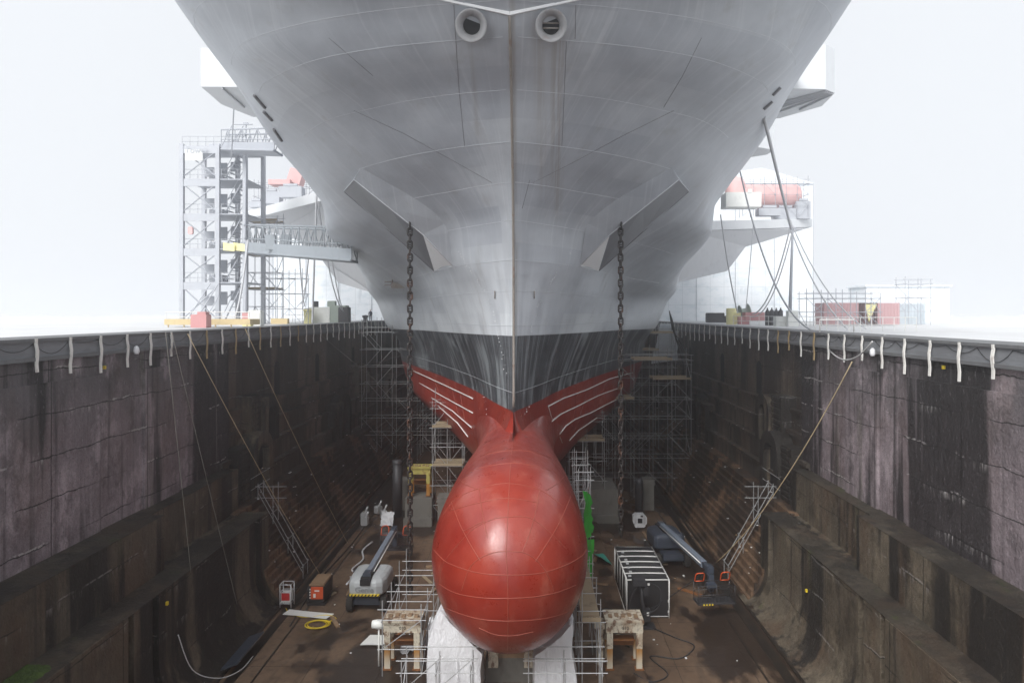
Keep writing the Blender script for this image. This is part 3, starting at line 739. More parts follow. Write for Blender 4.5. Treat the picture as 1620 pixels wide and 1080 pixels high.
for sd in (-1, 1):
    y = 28.2 if sd < 0 else 27.1; i = 0
    while y < 104:
        oc = (7 <= i <= 16 and i % 2 == 1) if sd < 0 else i in (8, 10, 11)
        o = bpy.data.objects.new('fender_strip', SD[1 if oc else 0]); COL.objects.link(o)
        ln = random.uniform(.92, 1.06) if i % 5 else .8
        o.location = (CX+sd*(HW-.22), y, zc[sd]-.02); o.scale = (1 if sd < 0 else -1, 1, ln); o.rotation_euler = (random.uniform(-.03, .03), 0, 0)
        if i < 20: lab = '%s %s fender strip from the camera on the coping of the %s wall' % (ordn[i], 'ochre' if oc else 'whitish', NAMES[sd])
        else: lab = 'small far fender strip near the ship on the coping of the %s wall' % NAMES[sd]
        tag(o, lab, 'fender strip', 'far fender strips on the %s wall' % NAMES[sd] if i >= 20 else 'fender strips along the copings')
        y += 2.13; i += 1
# ---------------------------------------------------------------- paints for the gear
paint('lift_grey', (.40, .42, .43), .4, .3); paint('lift_dark', (.045, .055, .075), .4, .3); paint('boom_blue', (.17, .20, .25), .35, .3)
paint('tyre', (.03, .028, .026), .9, .3); paint('orange', (.60, .09, .025), .45, .2); paint('yellow', (.70, .52, .03), .5, .2); paint('red_hazed', (.55, .27, .27), .6, .2); paint('red_paint', (.55, .03, .03), .45, .2)  # quayside red: mist painted in as a paler colour
M['trestle'] = mk('trestle', (.56, .51, .41), .65, 0, [((1.5, 1.5, 1.2), .48, .62, (.30, .20, .12), .6), ((3.5, 3.5, 2.2), .50, .60, (.13, .055, .025), .85), ((8, 8, 8), .5, .7, (.2, .17, .13), .5)]); paint('trestle_rust', (.22, .09, .03), .8, .5, rust=.6); paint('trestle_yellow', (.42, .36, .10), .6, .5, rust=.6)
paint('black_tarp', (.020, .020, .022), .55, .3); paint('white_tube', (.72, .72, .70), .45, .3); paint('green_tarp', (.035, .36, .04), .45, .15); paint('teal', (.05, .42, .32), .5, .2)
paint('cabinet_green', (.30, .35, .31), .5, .3); paint('cabinet_white', (.78, .79, .76), .5, .15); paint('pale_blue', (.60, .66, .70), .5, .2); paint('box_red', (.60, .22, .20), .6, .2); paint('pink_pale', (.72, .45, .44), .7, .15)  # cabinet green: haze mixed into the colour
paint('concrete_block', (.16, .155, .14), .9, .5); paint('dark_metal', (.05, .05, .055), .5, .3, metal=.3); paint('timber', (.26, .17, .10), .85, .5); paint('silver', (.62, .63, .64), .35, .3, metal=.3); paint('jacket', (.62, .25, .03), .7, .1); paint('navy', (.03, .035, .06), .8, .1); paint('skin', (.45, .28, .2), .6, 0); paint('helmet', (.8, .8, .78), .4, 0)
paint('letter_grey', (.26, .27, .28), .5, .1); paint('tower_steel', (.38, .40, .44), .6, .1); paint('truss_grey', (.28, .31, .34), .5, .2); paint('pale_yellow', (.80, .75, .38), .6, .1); paint('ochre', (.60, .48, .27), .6, .3); paint('hazed_dark_red', (.52, .33, .34), .6, .2); paint('cable_grey', (.50, .51, .53), .6, .1)  # ochre and dark red: fog paleness put into the colour
def sheet_mat(name, c, rough=.5, sc=1.6, st=.45):
    t = NT(name); t.base(c); t.set(Roughness=rough); n = t.noise((sc, sc, sc*.4), 4, .6); t.bump(n, st, .25); M[name] = t.m
sheet_mat('wrap_white', (.76, .77, .80), .45, 2.2, .6); sheet_mat('foil', (.70, .71, .73), .35, 5)
def shed_mat():
    t = NT('shed_sheet'); X, Y, Z = t.sep(); c = t.mix(t.rng(t.noise((.4, .4, .9), 5, .65), .45, .7), (.80, .83, .86), (.66, .72, .76))
    c = t.mix(t.math('MULTIPLY', t.rng(t.noise((.6, .6, .12), 4, .6, off=3), .6, .72), .6), c, (.52, .56, .60))
    a = t.math('LESS_THAN', t.math('FRACT', t.math('DIVIDE', Z, 3.4)), .02); b = t.math('LESS_THAN', t.math('FRACT', t.math('DIVIDE', X, 2.6)), .03)
    c = t.mix(t.math('MULTIPLY', t.math('MAXIMUM', a, b), .5), c, (.45, .48, .5)); t.base(c); t.set(Roughness=.7); M['shed_sheet'] = t.m
shed_mat()
def text_mesh(s, size, mat, name, parent, loc, rot, ext=.004):
    cu = bpy.data.curves.new('t', 'FONT'); cu.body = s; cu.size = size; cu.extrude = ext; cu.align_x = 'CENTER'; cu.align_y = 'CENTER'; cu.offset = size*.012
    o = bpy.data.objects.new('t', cu); COL.objects.link(o); dg = bpy.context.evaluated_depsgraph_get(); me = bpy.data.meshes.new_from_object(o.evaluated_get(dg))
    bpy.data.objects.remove(o); me.materials.clear(); me.materials.append(M[mat]); q = bpy.data.objects.new(name, me); COL.objects.link(q); q.parent = parent
    q.location = Vector(loc)-wloc(parent); q.rotation_euler = rot; return q

# ---------------------------------------------------------------- scaffolding
def scaffold(label, o, nx, ny, nz, dx, dy, dz, group='scaffolds in the dock', mat='steel', r=.028, braces=.5, boards=(), rail=True, extra=.9, skip=0, face_only=False, rz=0, name='scaffold', over=.25):
    o = Vector(o); t = thing(name, label, 'scaffold', o, group); rnd = random.Random(label)
    rot = Matrix.Rotation(rz, 3, 'Z')
    def q(i, j, z): return o+rot @ Vector((i*dx, j*dy, 0))+Vector((0, 0, z))
    H = nz*dz
    for i in range(nx+1):
        for j in range(ny+1):
            pole('standard', q(i, j, 0), q(i, j, H+extra*rnd.uniform(.5, 1.4)), r, mat, t)
    for k in range(1, nz+1):
        for j in range(ny+1):
            if rnd.random() < skip: continue
            a, b = q(0, j, k*dz), q(nx, j, k*dz); d = (b-a).normalized()*over; pole('ledger', a-d, b+d, r*.9, mat, t)
            if rail and k == nz: pole('guard_rail', a-d+Vector((0, 0, .55)), b+d+Vector((0, 0, .55)), r*.8, mat, t)
        for i in range(nx+1):
            if rnd.random() < skip or ny == 0: continue
            a, b = q(i, 0, k*dz), q(i, ny, k*dz); d = (b-a).normalized()*over; pole('transom', a-d, b+d, r*.9, mat, t)
    for k in range(nz):
        for i in range(nx):
            for j in {0, ny}:
                if rnd.random() < braces*.6: 
                    a, b = (i, i+1) if rnd.random() < .5 else (i+1, i)
                    pole('brace', q(a, j, k*dz), q(b, j, (k+1)*dz), r*.85, mat, t)
        for j in range(ny):
            for i in {0, nx}:
                if rnd.random() < braces*.6: pole('brace', q(i, j, k*dz), q(i, j+1, (k+1)*dz), r*.85, mat, t)
    for (k, i0, i1) in boards:
        c = o+rot @ Vector(((i0+i1)/2*dx, ny*dy/2, 0))+Vector((0, 0, k*dz+.06)); plank('board', c, ((i1-i0)*dx, max(ny*dy, .6)*.9, .05), 'board', t, rz)
        for w in range(2): 
            cc = o+rot @ Vector(((i0+i1)/2*dx, (-.05 if w == 0 else ny*dy+.05), 0))+Vector((0, 0, k*dz+.16)); plank('toe_board', cc, ((i1-i0)*dx, .04, .22), 'board', t, rz)
    return t
fl = .0
# around the bulb supports in front
scaffold('low tube scaffold in front of the left white wrapped support', (-5.75, 30.6, fl), 2, 1, 2, 1.55, 1.3, 1.35, extra=.5)
scaffold('low tube scaffold in front of the right white wrapped support', (-.05, 30.6, fl), 2, 1, 2, 1.65, 1.3, 1.35, extra=.5)
scaffold('long narrow access scaffold right of the bulb beside the right trestle', (2.55, 33.2, fl), 1, 5, 2, .9, 2.1, 1.9, braces=.6, boards=((2, 0, 1),), extra=1.5)
scaffold('tube scaffold with ladder bays beside the left trestle', (-7.6, 35.2, fl), 1, 3, 2, 2.0, 2.3, 1.5, braces=.6, extra=1.1)
scaffold('slim scaffold behind the red bulb, seen right of the green tarpaulin', (3.3, 46, fl), 1, 3, 4, .8, 2.2, 1.9, extra=1.2)
scaffold('tall pale square scaffold tower close to the left flank of the red bulb', (-8.7, 61, fl), 2, 1, 6, 1.35, 2.0, 1.72, braces=.9, boards=((5, 0, 2), (3, 0, 2)), extra=1.3)
# dense lattices beside the hull
scaffold('dense dim scaffold lattice between the left dock wall and the hull', (-19.2, 78, 3.0), 6, 1, 7, 1.75, 2.4, 1.95, mat='steel_dim', r=.032, braces=.35, boards=((7, 3, 6), (4, 5, 6)), extra=1.4, skip=.1)
scaffold('dim scaffold lattice in the far left corner behind the first one', (-14.5, 88, 0), 5, 1, 8, 1.9, 2.5, 2.0, mat='steel_dim', r=.034, braces=.4, boards=((5, 3, 5),), extra=1.2, skip=.1)
scaffold('dense scaffold lattice between the right dock wall and the hull', (6.8, 70, 0), 5, 1, 7, 1.95, 2.2, 2.0, mat='steel_dim', r=.034, braces=.5, boards=((7, 2, 4), (5, 1, 2), (6, 3, 5)), extra=1.2, skip=.1)
scaffold('upper scaffold landing near the top of the right dock wall beside the hull', (9.5, 82, 0), 4, 1, 8, 2.0, 2.2, 2.05, mat='steel_dim', r=.034, braces=.5, boards=((8, 0, 4), (7, 0, 3)), extra=2.0, skip=.1)
scaffold('small scaffold under the right side of the hull by the steps', (3.6, 62, 0), 2, 1, 5, 1.6, 2.0, 1.8, mat='steel_dim', r=.03, braces=.3, boards=((4, 0, 2),), skip=.1)
# railings down the altar steps
def step_rail(sd, y, label):
    t = thing('stair_handrail', label, 'handrail', (CX+sd*15.3, y, .3), 'handrails on the altar steps')
    for dy_ in (0, 1.0):
        a = Vector((CX+sd*15.1, y+dy_, .9)); b = Vector((CX+sd*18.3, y+dy_, 6.6)); pole('handrail', a, b, .03, 'steel_dim', t)
        if not dy_: pole('mid_rail', a-Vector((0, 0, .5)), b-Vector((0, 0, .5)), .025, 'steel_dim', t)
        for k in range(4):
            p = a.lerp(b, k/3.); pole('standard', p-Vector((0, 0, 1.0)), p+Vector((0, 0, .15 if k != 2 else 1.9)), .028, 'steel_dim', t)
    for k in range(4):
        p = Vector((CX+sd*15.1, y, .9)).lerp(Vector((CX+sd*18.3, y, 6.6)), k/3.); pole('transom', p+Vector((0, -.3, 0)), p+Vector((0, 1.3, 0)), .026, 'steel_dim', t)
    for zz in (7.1, 7.9): pole('landing_rail', (CX+sd*16.3, y+.1, zz-1.4), (CX+sd*18.9, y+.1, zz-1.4), .03, 'steel_dim', t); pole('landing_rail', (CX+sd*18.4, y-1, zz-.6), (CX+sd*18.4, y+2.5, zz-.6), .026, 'steel_dim', t)
step_rail(-1, 48.5, 'tube handrail climbing the altar steps on the left, below the arched opening')
step_rail(1, 48.5, 'tube handrail climbing the altar steps on the right, below the arched opening')

# ---------------------------------------------------------------- boom lifts
def boom_lift(label, body, boomlen, fold, letter):
    t = thing('boom_lift', label, 'boom lift', (0, 0, 0), 'boom lifts on the dock floor')
    ch = MB().box((0, .1, .78), (1.5, 3.3, .42), ch=.06).box((0, -1.35, .55), (2.1, .25, .25)).box((0, 1.45, .55), (2.1, .25, .25)).build('chassis', 'lift_dark', t)
    for sx in (-1, 1):
        for sy in (-1.35, 1.45):
            ty = MB().lathe([(.22, -.2), (.44, -.2), (.51, -.13), (.51, .13), (.44, .2), (.22, .2)], (sx*1.07, sy, .51), (1, 0, 0), 24).build('wheel', 'tyre', t)
            MB().lathe([(.0, .17), (.08, .17), (.10, .12), (.24, .12), (.24, -.12), (.1, -.12), (0, -.17)], (sx*1.07, sy, .51), (1, 0, 0), 16).build('rim', 'lift_grey', ty)
            tr = MB()
            for k in range(18):
                a = 2*math.pi*k/18; tr.box((sx*1.07, sy+.51*math.cos(a), .51+.51*math.sin(a)), (.36, .05, .05), rot=Matrix.Rotation(a, 3, 'X'))
            tr.build('tread', 'tyre', ty)
    tt = MB().lathe([(.0, 0), (.6, 0), (.6, .16), (0, .16)], (0, 0, .99), n=20).build('turntable', 'dark_metal', t)
    # rounded counterweight body, notched for the boom
    m = MB(); ring = [(-1.22, -1.15), (-1.05, -1.75), (-.7, -1.95), (.7, -1.95), (1.05, -1.75), (1.22, -1.15), (1.22, .7), (1.0, .95), (-1.0, .95), (-1.22, .7)]
    def sec(z, s, dy=0): return [Vector((x*s, y*s+dy, z)) for x, y in ring]
    rows = [sec(1.15, .93), sec(1.25, .99), sec(1.75, 1.0), sec(1.98, .97), sec(2.12, .88), sec(2.20, .70)]
    m.grid(rows, closed=True, sm=False); m.add(rows[-1], [list(range(10))]); m.add(rows[0], [list(range(10))[::-1]])
    bd = m.build('counterweight', body, t); 
    bv = bd.modifiers.new('b', 'BEVEL'); bv.width = .05; bv.segments = 2; bv.limit_method = 'ANGLE'
    MB().box((0, -1.72, 2.02), (.62, .62, .36)).box((0, -.6, 2.14), (.66, 2.4, .24)).build('boom_well', 'black', bd)
    MB().box((-.02, -1.965, 1.24), (1.9, .06, .12)).build('hazard_band', 'yellow', bd)
    hs = MB()
    for k in range(9): 
        x = -.9+k*.215; hs.add([(x, -2.002, 1.18), (x+.09, -2.002, 1.18), (x+.17, -2.002, 1.30), (x+.08, -2.002, 1.30)], [(0, 1, 2, 3)])
    hs.build('hazard_stripes', 'black', bd, fix=False)
    if letter: text_mesh('Genie', .48, 'dark_metal' if body != 'lift_grey' else 'letter_grey', 'lettering', bd, (-.05, -1.985, 1.56), (math.pi/2, 0, 0), .012)
    MB().box((-1.1, .1, 2.0), (.3, .5, .16), ch=.03).build('side_light', 'dark_metal', bd)
    # boom: outer box section, inner section, jib and cylinder
    p0 = Vector((0, -1.25, 2.25)); p1 = Vector((0, boomlen-1.6, 2.62)); d = (p1-p0).normalized(); rt = d.to_track_quat('Y', 'Z').to_matrix(); L = (p1-p0).length
    bm_ = MB().box(p0+d*L*.46, (.36, L*.92, .44), rot=rt, ch=.03).build('boom', 'boom_blue', t)
    MB().box(p0+d*L*.9, (.27, L*.3, .33), rot=rt, ch=.02).build('inner_boom', 'lift_dark', bm_)
    MB().tube([p0+d*.4+Vector((.28, 0, .05)), p0+d*L*.93+Vector((.28, 0, .12))], .035, 6).build('hose_rail', 'white_tube', bm_)
    MB().tube([p0+d*1.2+Vector((0, 0, -.5)), p0+d*2.4+Vector((0, 0, -.2))], .07, 8).build('lift_cylinder', 'silver', bm_)
    MB().box(p0+Vector((0, -.05, -.02)), (.5, .6, .5), ch=.04).build('pivot_bracket', 'lift_dark', bm_)
    e = p1+Vector((0, .15, -.05)); bk = e+Vector((0, .75, -1.6))
    MB().box(e, (.42, .5, .6), ch=.05).box(e+Vector((0, .25, -.7)), (.34, .3, 1.1), ch=.04).build('jib_head', 'lift_dark', t)
    m = MB(); bx, by = 1.15, .45; b0 = bk+Vector((0, .1, 0))
    fr = MB()
    for sx in (-1, 0, 1):
        for sy in (-1, 1): fr.tube([b0+Vector((sx*bx, sy*by, 0)), b0+Vector((sx*bx, sy*by, 1.1))], .024, 6)
    for z in (.05, .55, 1.1):
        c = [b0+Vector((a*bx, b*by, z)) for a, b in ((-1, -1), (1, -1), (1, 1), (-1, 1))]; fr.tube(c+[c[0]], .024, 6)
    for k in range(1, 10):
        x = -bx+2*bx*k/10
        for sy in (-1, 1): fr.tube([b0+Vector((x, sy*by, .05)), b0+Vector((x, sy*by, 1.1))], .008, 4)
    bs = fr.build('basket', 'dark_metal', t)
    MB().box(b0, (2*bx+.1, 2*by+.1, .08)).build('basket_floor', 'dark_metal', bs)
    MB().box(b0+Vector((.2, .0, .98)), (.6, .3, .28), ch=.03).build('control_panel', 'lift_dark', bs)
    for sx in (-1, 1):
        c = b0+Vector((sx*bx*.72, -.1, 1.1)); hp = [c+Vector((-.28, -.3, 0)), c+Vector((-.26, -.1, .5)), c+Vector((0, .05, .62)), c+Vector((.26, -.1, .5)), c+Vector((.28, -.3, 0))]
        MB().tube(spline(hp, 5), .035, 8).tube([hp[0], hp[-1]], .03, 6).build('guard_hoop', 'orange', bs)
    for k in range(4): MB().box(b0+Vector((.3+k*.18, by+.06, -.02)), (.09, .02, .09)).build('hazard_mark', 'yellow', bs)
    return t
l1 = boom_lift('grey bodied boom lift on the left with its arm reaching away and yellow hazard stripes', 'lift_grey', 8.0, 0, True)
l1.location = (-10.25, 44.6, 0); l1.rotation_euler = (0, 0, R(-1))
l2 = boom_lift('dark blue boom lift right of the black container, arm reaching towards the camera', 'lift_dark', 10.4, 0, False)
l2.location = (10.45, 52.2, 0); l2.rotation_euler = (0, 0, R(180+6))

# ---------------------------------------------------------------- black skid with white frame
t = thing('equipment_container', 'long black sheeted container edged with white tubes, right of the keel track', 'container', (7.3, 45.1, 0))
x0, x1, y0, y1, H = 6.0, 8.62, 42.2, 48.2, 2.36
MB().box(((x0+x1)/2, (y0+y1)/2, H/2+.04), (x1-x0-.12, y1-y0-.12, H-.1), ch=.0).build('body', 'black_tarp', t)
m = MB()
for z in (.1, H):
    c = [Vector(p) for p in ((x0, y0, z), (x1, y0, z), (x1, y1, z), (x0, y1, z))]; m.tube(c+[c[0]], .05 if z > 1 else .035, 6)
for x in (x0, x1):
    for y in (y0, y1): m.tube([(x, y, 0), (x, y, H)], .04, 6)
m.build('frame', 'white_tube', t)
for k in range(1, 6):
    y = y0+(y1-y0)*k/6; MB().tube(sag((x0, y, H+.02), (x1, y, H+.02), -.03, 4), .045, 6).build('roof_bar', 'white_tube', t)
for k in range(9): 
    if k % 2 == 0: MB().tube([(x0-.03, y0+.4+k*.62, H*.25), (x0-.03, y0+.4+k*.62, H)], .022, 5).build('side_bar', 'white_tube', t)
m = MB().box((x0+1.35, y0-.0, H-.28), (.13, .05, .13)).box((x1-.04, y0-.0, H*.45), (.08, .05, .14)).box((x1-.04, y0-.0, .4), (.08, .05, .14)); m.build('label_plate', 'white_tube', t)
for k in range(7): MB().box((x0+.25+random.random()*.2, y0+.6+k*.7, H+.03), (.18, .1, .08)).build('roof_clamp', 'silver', t)
for y in (44.6, 46.6, 48.9):
    one('barrier_post', MB().tube([(8.95, y, 0), (8.95, y, 1.7)], .03, 6).box((8.95, y, .03), (.3, .3, .06)), 'white_tube', {44.6: 'nearest', 46.6: 'middle', 48.9: 'farthest'}[y]+' thin upright post along the right side of the black container', 'post', 'posts beside the container')

# black work light stand / pump
t = thing('work_light_stand', 'black stand with a hooded head and cables in front of the black container', 'work light', (6.95, 41.0, 0))
MB().box((6.95, 41.0, .06), (1.15, .8, .12), ch=.03).build('base', 'dark_metal', t)
MB().tube([(6.9, 41, .1), (6.9, 41, .9), (6.75, 41, 1.5), (6.7, 41, 2.6)], [.17, .15, .09, .07], 10).box((7.05, 41.0, .75), (.36, .36, .7), ch=.05).build('column', 'dark_metal', t)
MB().box((6.55, 40.95, 2.72), (.8, .5, .34), ch=.06).box((6.95, 40.95, 2.2), (.3, .3, .5), ch=.05).build('head', 'dark_metal', t)
MB().box((7.07, 40.8, .86), (.14, .02, .22)).build('label_plate', 'white_tube', t)
m = MB(); m.tube(spline([(6.6, 40.9, 2.6), (6.1, 40.8, 2.0), (6.0, 40.7, 1.2), (6.8, 40.6, .9), (7.7, 40.8, 1.3), (7.8, 40.9, 2.3), (7.0, 40.9, 2.8)], 8), .03, 6); m.build('hose', 'cable', t)

# ---------------------------------------------------------------- trestles and supports
def trestle(label, x, y, txt, w=1.95, mat='trestle', lam='trestle_rust'):
    t = thing('steel_trestle', label, 'trestle', (x, y, .13), 'steel trestles beside the bulb'); z = .13
    MB().box((x, y, 2.33), (w, .14, .52)).box((x, y+1.1, 2.33), (w, .14, .52)).box((x-w/2+.1, y+.55, 2.33), (.16, .96, .5)).box((x+w/2-.1, y+.55, 2.33), (.16, .96, .5)).build('head_beam', mat, t)
    MB().box((x, y+.55, 2.66), (w+.08, 1.44, .10)).box((x, y-.1, 2.56), (w+.06, .06, .07)).build('top_plate', mat, t)
    m = MB()
    for i in range(5): m.box((x-w/2+.28+i*.34, y+.45+.12*(i % 2), 2.74), (.2, .34, .06))
    m.build('packing_lugs', 'timber', t)
    for sx in (-1, 1):
        for yy in (y+.02, y+1.08):
            lg = MB().box((x+sx*(w/2-.2), yy, 1.66), (.32, .26, .84)).build('leg', mat, t)
            MB().box((x+sx*(w/2-.2), yy, .70), (.30, .24, 1.1)).build('lower_leg', 'leg_fade', lg); MB().box((x+sx*(w/2-.2), yy, .17), (.46, .40, .06)).build('foot_plate', lam, lg)
    MB().box((x, y+1.08, 1.15), (w-.7, .12, .5)).box((x, y+.55, 1.5), (w-.8, .5, .08)).build('cross_tie', lam, t)
    if txt: text_mesh(txt, .23, 'black', 'number', t, (x+.02, y-.078, 2.31), (math.pi/2, 0, 0), .002)
    return t
def leg_mat():
    m = NT('leg_fade'); X, Y, Z = m.sep(); f = m.rng(m.math('ADD', Z, m.math('MULTIPLY', m.noise((4, 4, 1), 4), .5)), .5, 1.5)
    m.base(m.mix(f, (.55, .50, .40), (.38, .17, .03))); m.set(Roughness=.75); M['leg_fade'] = m.m
leg_mat()
trestle('rusty cream steel trestle numbered 010, left of the bulb', -6.7, 35.9, '010')
trestle('rusty cream steel trestle numbered 810, right of the bulb', 4.98, 35.9, '·810')
o = one('pipe_end_cap', MB().lathe([(0, -.35), (.2, -.35), (.24, -.1), (.24, .3), (0, .3)], (-8.0, 36.2, 2.35), (1, 0, 0), 18).tube([(-8, 36.2, .13), (-8, 36.2, 2.2)], .05, 8), 'cabinet_white', 'short white capped pipe on a post at the left end of the left trestle', 'pipe')
one('steel_post_frame', MB().box((3.75, 36.4, 1.1), (.3, .5, 2.1), ch=.02).box((3.7, 36.4, 2.3), (.55, .6, .35), ch=.05), 'trestle', 'dirty cream jacking post just left of the right trestle', 'post')
t = trestle('yellow steel trestle standing on a concrete block, far left behind the chain', -9.9, 61.2, '', 2.0, 'trestle_yellow')
t.location.z = 2.35+.13; t.location.x += 0
for nm, lab, x, y, w_, d_, h_, mt in (('concrete_block', 'grey concrete block under the yellow trestle behind the left chain', -9.9, 61.8, 2.4, 2.2, 2.4, 'concrete_block'),
                                      ('concrete_block', 'sloping topped grey concrete block on the floor behind the right chain', 6.7, 64, 2.6, 4.5, 2.9, 'concrete_block')):
    m = MB().box((x, y, h_/2+.01), (w_, d_, h_), ch=.06).box((x, y-d_/2-.25, .35), (w_+.1, .5, .7), ch=.05); one(nm, m, mt, lab, 'block', 'concrete blocks')
for k, (x, y) in enumerate([(-7.5, 60), (-12.2, 66), (-4.2, 66), (3.2, 66), (.2, 64), (-2, 64), (4.6, 58), (11.4, 66)]):
    m = MB().box((x, y, 1.2), (1.0, 1.4, 2.4), ch=.04).box((x, y, 2.5), (1.2, 1.5, .2)).box((x, y, 2.75), (1.1, 1.4, .3))
    lab = ['slim', 'leftmost', 'left of centre', 'right of centre', 'central', 'second central', 'short', 'rightmost'][k]
    one('keel_block', m, ['concrete_block', 'timber'], lab+' dark keel block in the shade under the far hull', 'keel block', 'keel blocks under the hull')
# keel block that carries the bulb
m = MB().box((AX, 36.2, .75), (2.6, 3.2, 1.24), ch=.04); kb = one('bulb_cradle', m, 'concrete_block', 'heavy cradle of concrete and timber under the bulb between the white wraps', 'keel block')
MB().box((AX, 36.0, 1.62), (2.2, 2.8, .5)).build('timber_cap', 'timber', kb); MB().box((AX-.9, 34.4, 1.9), (.5, .5, 1.6)).build('packing_post', 'trestle', kb); MB().box((AX+.9, 34.4, 1.9), (.5, .5, 1.6)).build('packing_post', 'trestle', kb)
MB().box((AX, 34.35, 2.15), (2.4, .3, .35)).build('packing_beam', 'timber', kb)
def wrap(label, pts, y0, y1, seed):
    "stretched sheeting: an outline with height, swept back and wrinkled"
    rnd = random.Random(seed); n_ = len(pts); rows = []
    for j in range(9):
        f = j/8; y = y0+(y1-y0)*f; row = []
        for i, (px, py) in enumerate(pts):
            p = P(px, py, y0); bulge = .16*math.sin(math.pi*f)
            row.append(Vector((p.x+(p.x-(-2.5 if p.x < -2 else 1.2))*bulge*.4+rnd.uniform(-.03, .03), y+rnd.uniform(-.04, .04), max(.12, p.z-(.25*f if py < 1060 else 0)+rnd.uniform(-.03, .03)))))
        rows.append(row)
    m = MB().grid(rows, closed=True, sm=True); m.add(rows[0], [list(range(n_))]); m.add(rows[-1], [list(range(n_))[::-1]])
    return one('wrapped_support', m, 'wrap_white', label, 'support', 'white wrapped supports')
w1 = wrap('white shrink-wrapped support under the left side of the bulb', [(676, 1125), (675, 1060), (678, 1015), (688, 985), (697, 967), (712, 985), (735, 1008), (764, 1035), (760, 1060), (762, 1125)], 32.6, 35.0, 3)
w2 = wrap('white shrink-wrapped support under the right side of the bulb with a raised corner', [(845, 1125), (845, 1060), (847, 1038), (868, 1022), (888, 1006), (900, 990), (907, 986), (907, 1002), (904, 1030), (911, 1070), (914, 1125)], 32.6, 35.0, 5)
for o_, xs in ((w1, (690, 722, 745)), (w2, (862, 888))):
    for x_ in xs:
        a, b = P(x_, 1042, 32.5), P(x_+2, 1100, 32.5); MB().tube([a, a.lerp(b, .5)+Vector((.03, 0, 0)), b], .022, 5).build('fold', 'wrap_white', o_)

# ---------------------------------------------------------------- sheets, boards, coils, odds
def cloth(name, label, cat, corners, mat, n=9, amp=.06, seed=1, th=.02, group=None):
    rnd = random.Random(seed); a, b, c, d = [Vector(p) for p in corners]; rows = []
    nn_ = (b-a).cross(d-a).normalized()
    for i in range(n+1):
        rows.append([a.lerp(b, j/n).lerp(d.lerp(c, j/n), i/n)+nn_*rnd.uniform(-amp, amp) for j in range(n+1)])
    m = MB().grid(rows); m.grid([[v-nn_*th for v in r] for r in rows]); 
    return one(name, m, mat, label, cat, group)
cloth('green_tarpaulin', 'upper piece of bright green tarpaulin hanging at the right flank of the bulb', 'tarpaulin', [(3.45, 43.2, 7.6), (3.95, 44.5, 7.0), (4.15, 44.4, 4.7), (3.45, 43.2, 4.2)], 'green_tarp', amp=.10, seed=2, group='green tarpaulins')
cloth('green_tarpaulin', 'lower longer piece of bright green tarpaulin hanging at the right flank of the bulb', 'tarpaulin', [(3.4, 42.0, 4.9), (4.0, 43.0, 4.6), (3.85, 42.6, 1.5), (3.4, 41.4, 1.1)], 'green_tarp', amp=.09, seed=4, group='green tarpaulins')
cloth('teal_sheet', 'tilted teal sheet lying on the keel track left of the black container', 'sheet', [(4.95, 52.6, .3), (5.7, 52.8, .25), (6.1, 50.6, .2), (5.2, 50.2, .9)], 'teal', n=4, amp=.03)
cloth('white_board', 'dirty white board on the floor in front of the orange welding set', 'board', [(-15.2, 43.2, .09), (-12.2, 42.6, .08), (-12.5, 41.9, .08), (-15.4, 42.5, .09)], 'cabinet_white', n=3, amp=.015, group='white boards on the floor')
cloth('white_board', 'white board on the floor below the left trestle scaffold', 'board', [(-9.3, 39.8, .08), (-8.1, 39.8, .08), (-8.3, 38.6, .08), (-9.6, 38.6, .08)], 'cabinet_white', n=3, amp=.01, group='white boards on the floor')
cloth('plastic_heap', 'crumpled white plastic heap on the floor behind the left trestle legs', 'plastic', [(-7.2, 38.6, .6), (-6.0, 38.6, .5), (-5.9, 37.4, .3), (-7.1, 37.4, .3)], 'foil', amp=.22, seed=7)
cloth('foil_bundle', 'heap of white and silver plastic beside the left flank of the bulb', 'plastic', [(-5.9, 40.2, .9), (-4.9, 40.2, .8), (-4.9, 37.6, .4), (-5.9, 37.6, .4)], 'foil', n=12, amp=.25, seed=9)
one('debris_block', MB().box((-7.25, 50.0, .2), (.6, .4, .3), rot=Matrix.Rotation(.4, 3, 'Z'), ch=.03), 'timber', 'small tan timber offcut lying by the lower end of the left chain', 'debris')
cloth('foil_bundle', 'crumpled silver sheet on the far left of the floor by the steps', 'plastic', [(-13.2, 61, 1.1), (-12.1, 61, 1.1), (-12.1, 60.2, .1), (-13.2, 60.2, .1)], 'foil', n=8, amp=.18, seed=11)
t = thing('wrapped_machine', 'white wrapped machine with dark vents on the floor behind the right chain', 'machine', (9.6, 59.8, 0))
MB().box((9.6, 59.8, .75), (.95, .8, 1.1), ch=.12).box((9.15, 59.7, .9), (.3, .6, .7), ch=.08).box((10.05, 59.7, .8), (.3, .6, .7), ch=.08).build('body', 'foil', t)
MB().box((9.6, 59.38, .8), (.4, .04, .4)).box((9.75, 59.36, 1.2), (.2, .04, .15)).build('vent', 'black', t)
one('duct_pipe', MB().tube([(10.1, 63, .1), (10.1, 63, 3.2), (10.0, 63, 3.6)], .38, 14), 'dark_metal', 'fat dark upright duct behind the white wrapped machine', 'duct', 'ducts')
one('duct_pipe', MB().tube([(-12.2, 63, .1), (-12.2, 63, 5.0)], .45, 14).lathe([(.5, 0), (.5, .3), (0, .35)], (-12.2, 63, 5.0), n=14), 'dark_metal', 'fat dark upright duct left of the yellow trestle', 'duct', 'ducts')
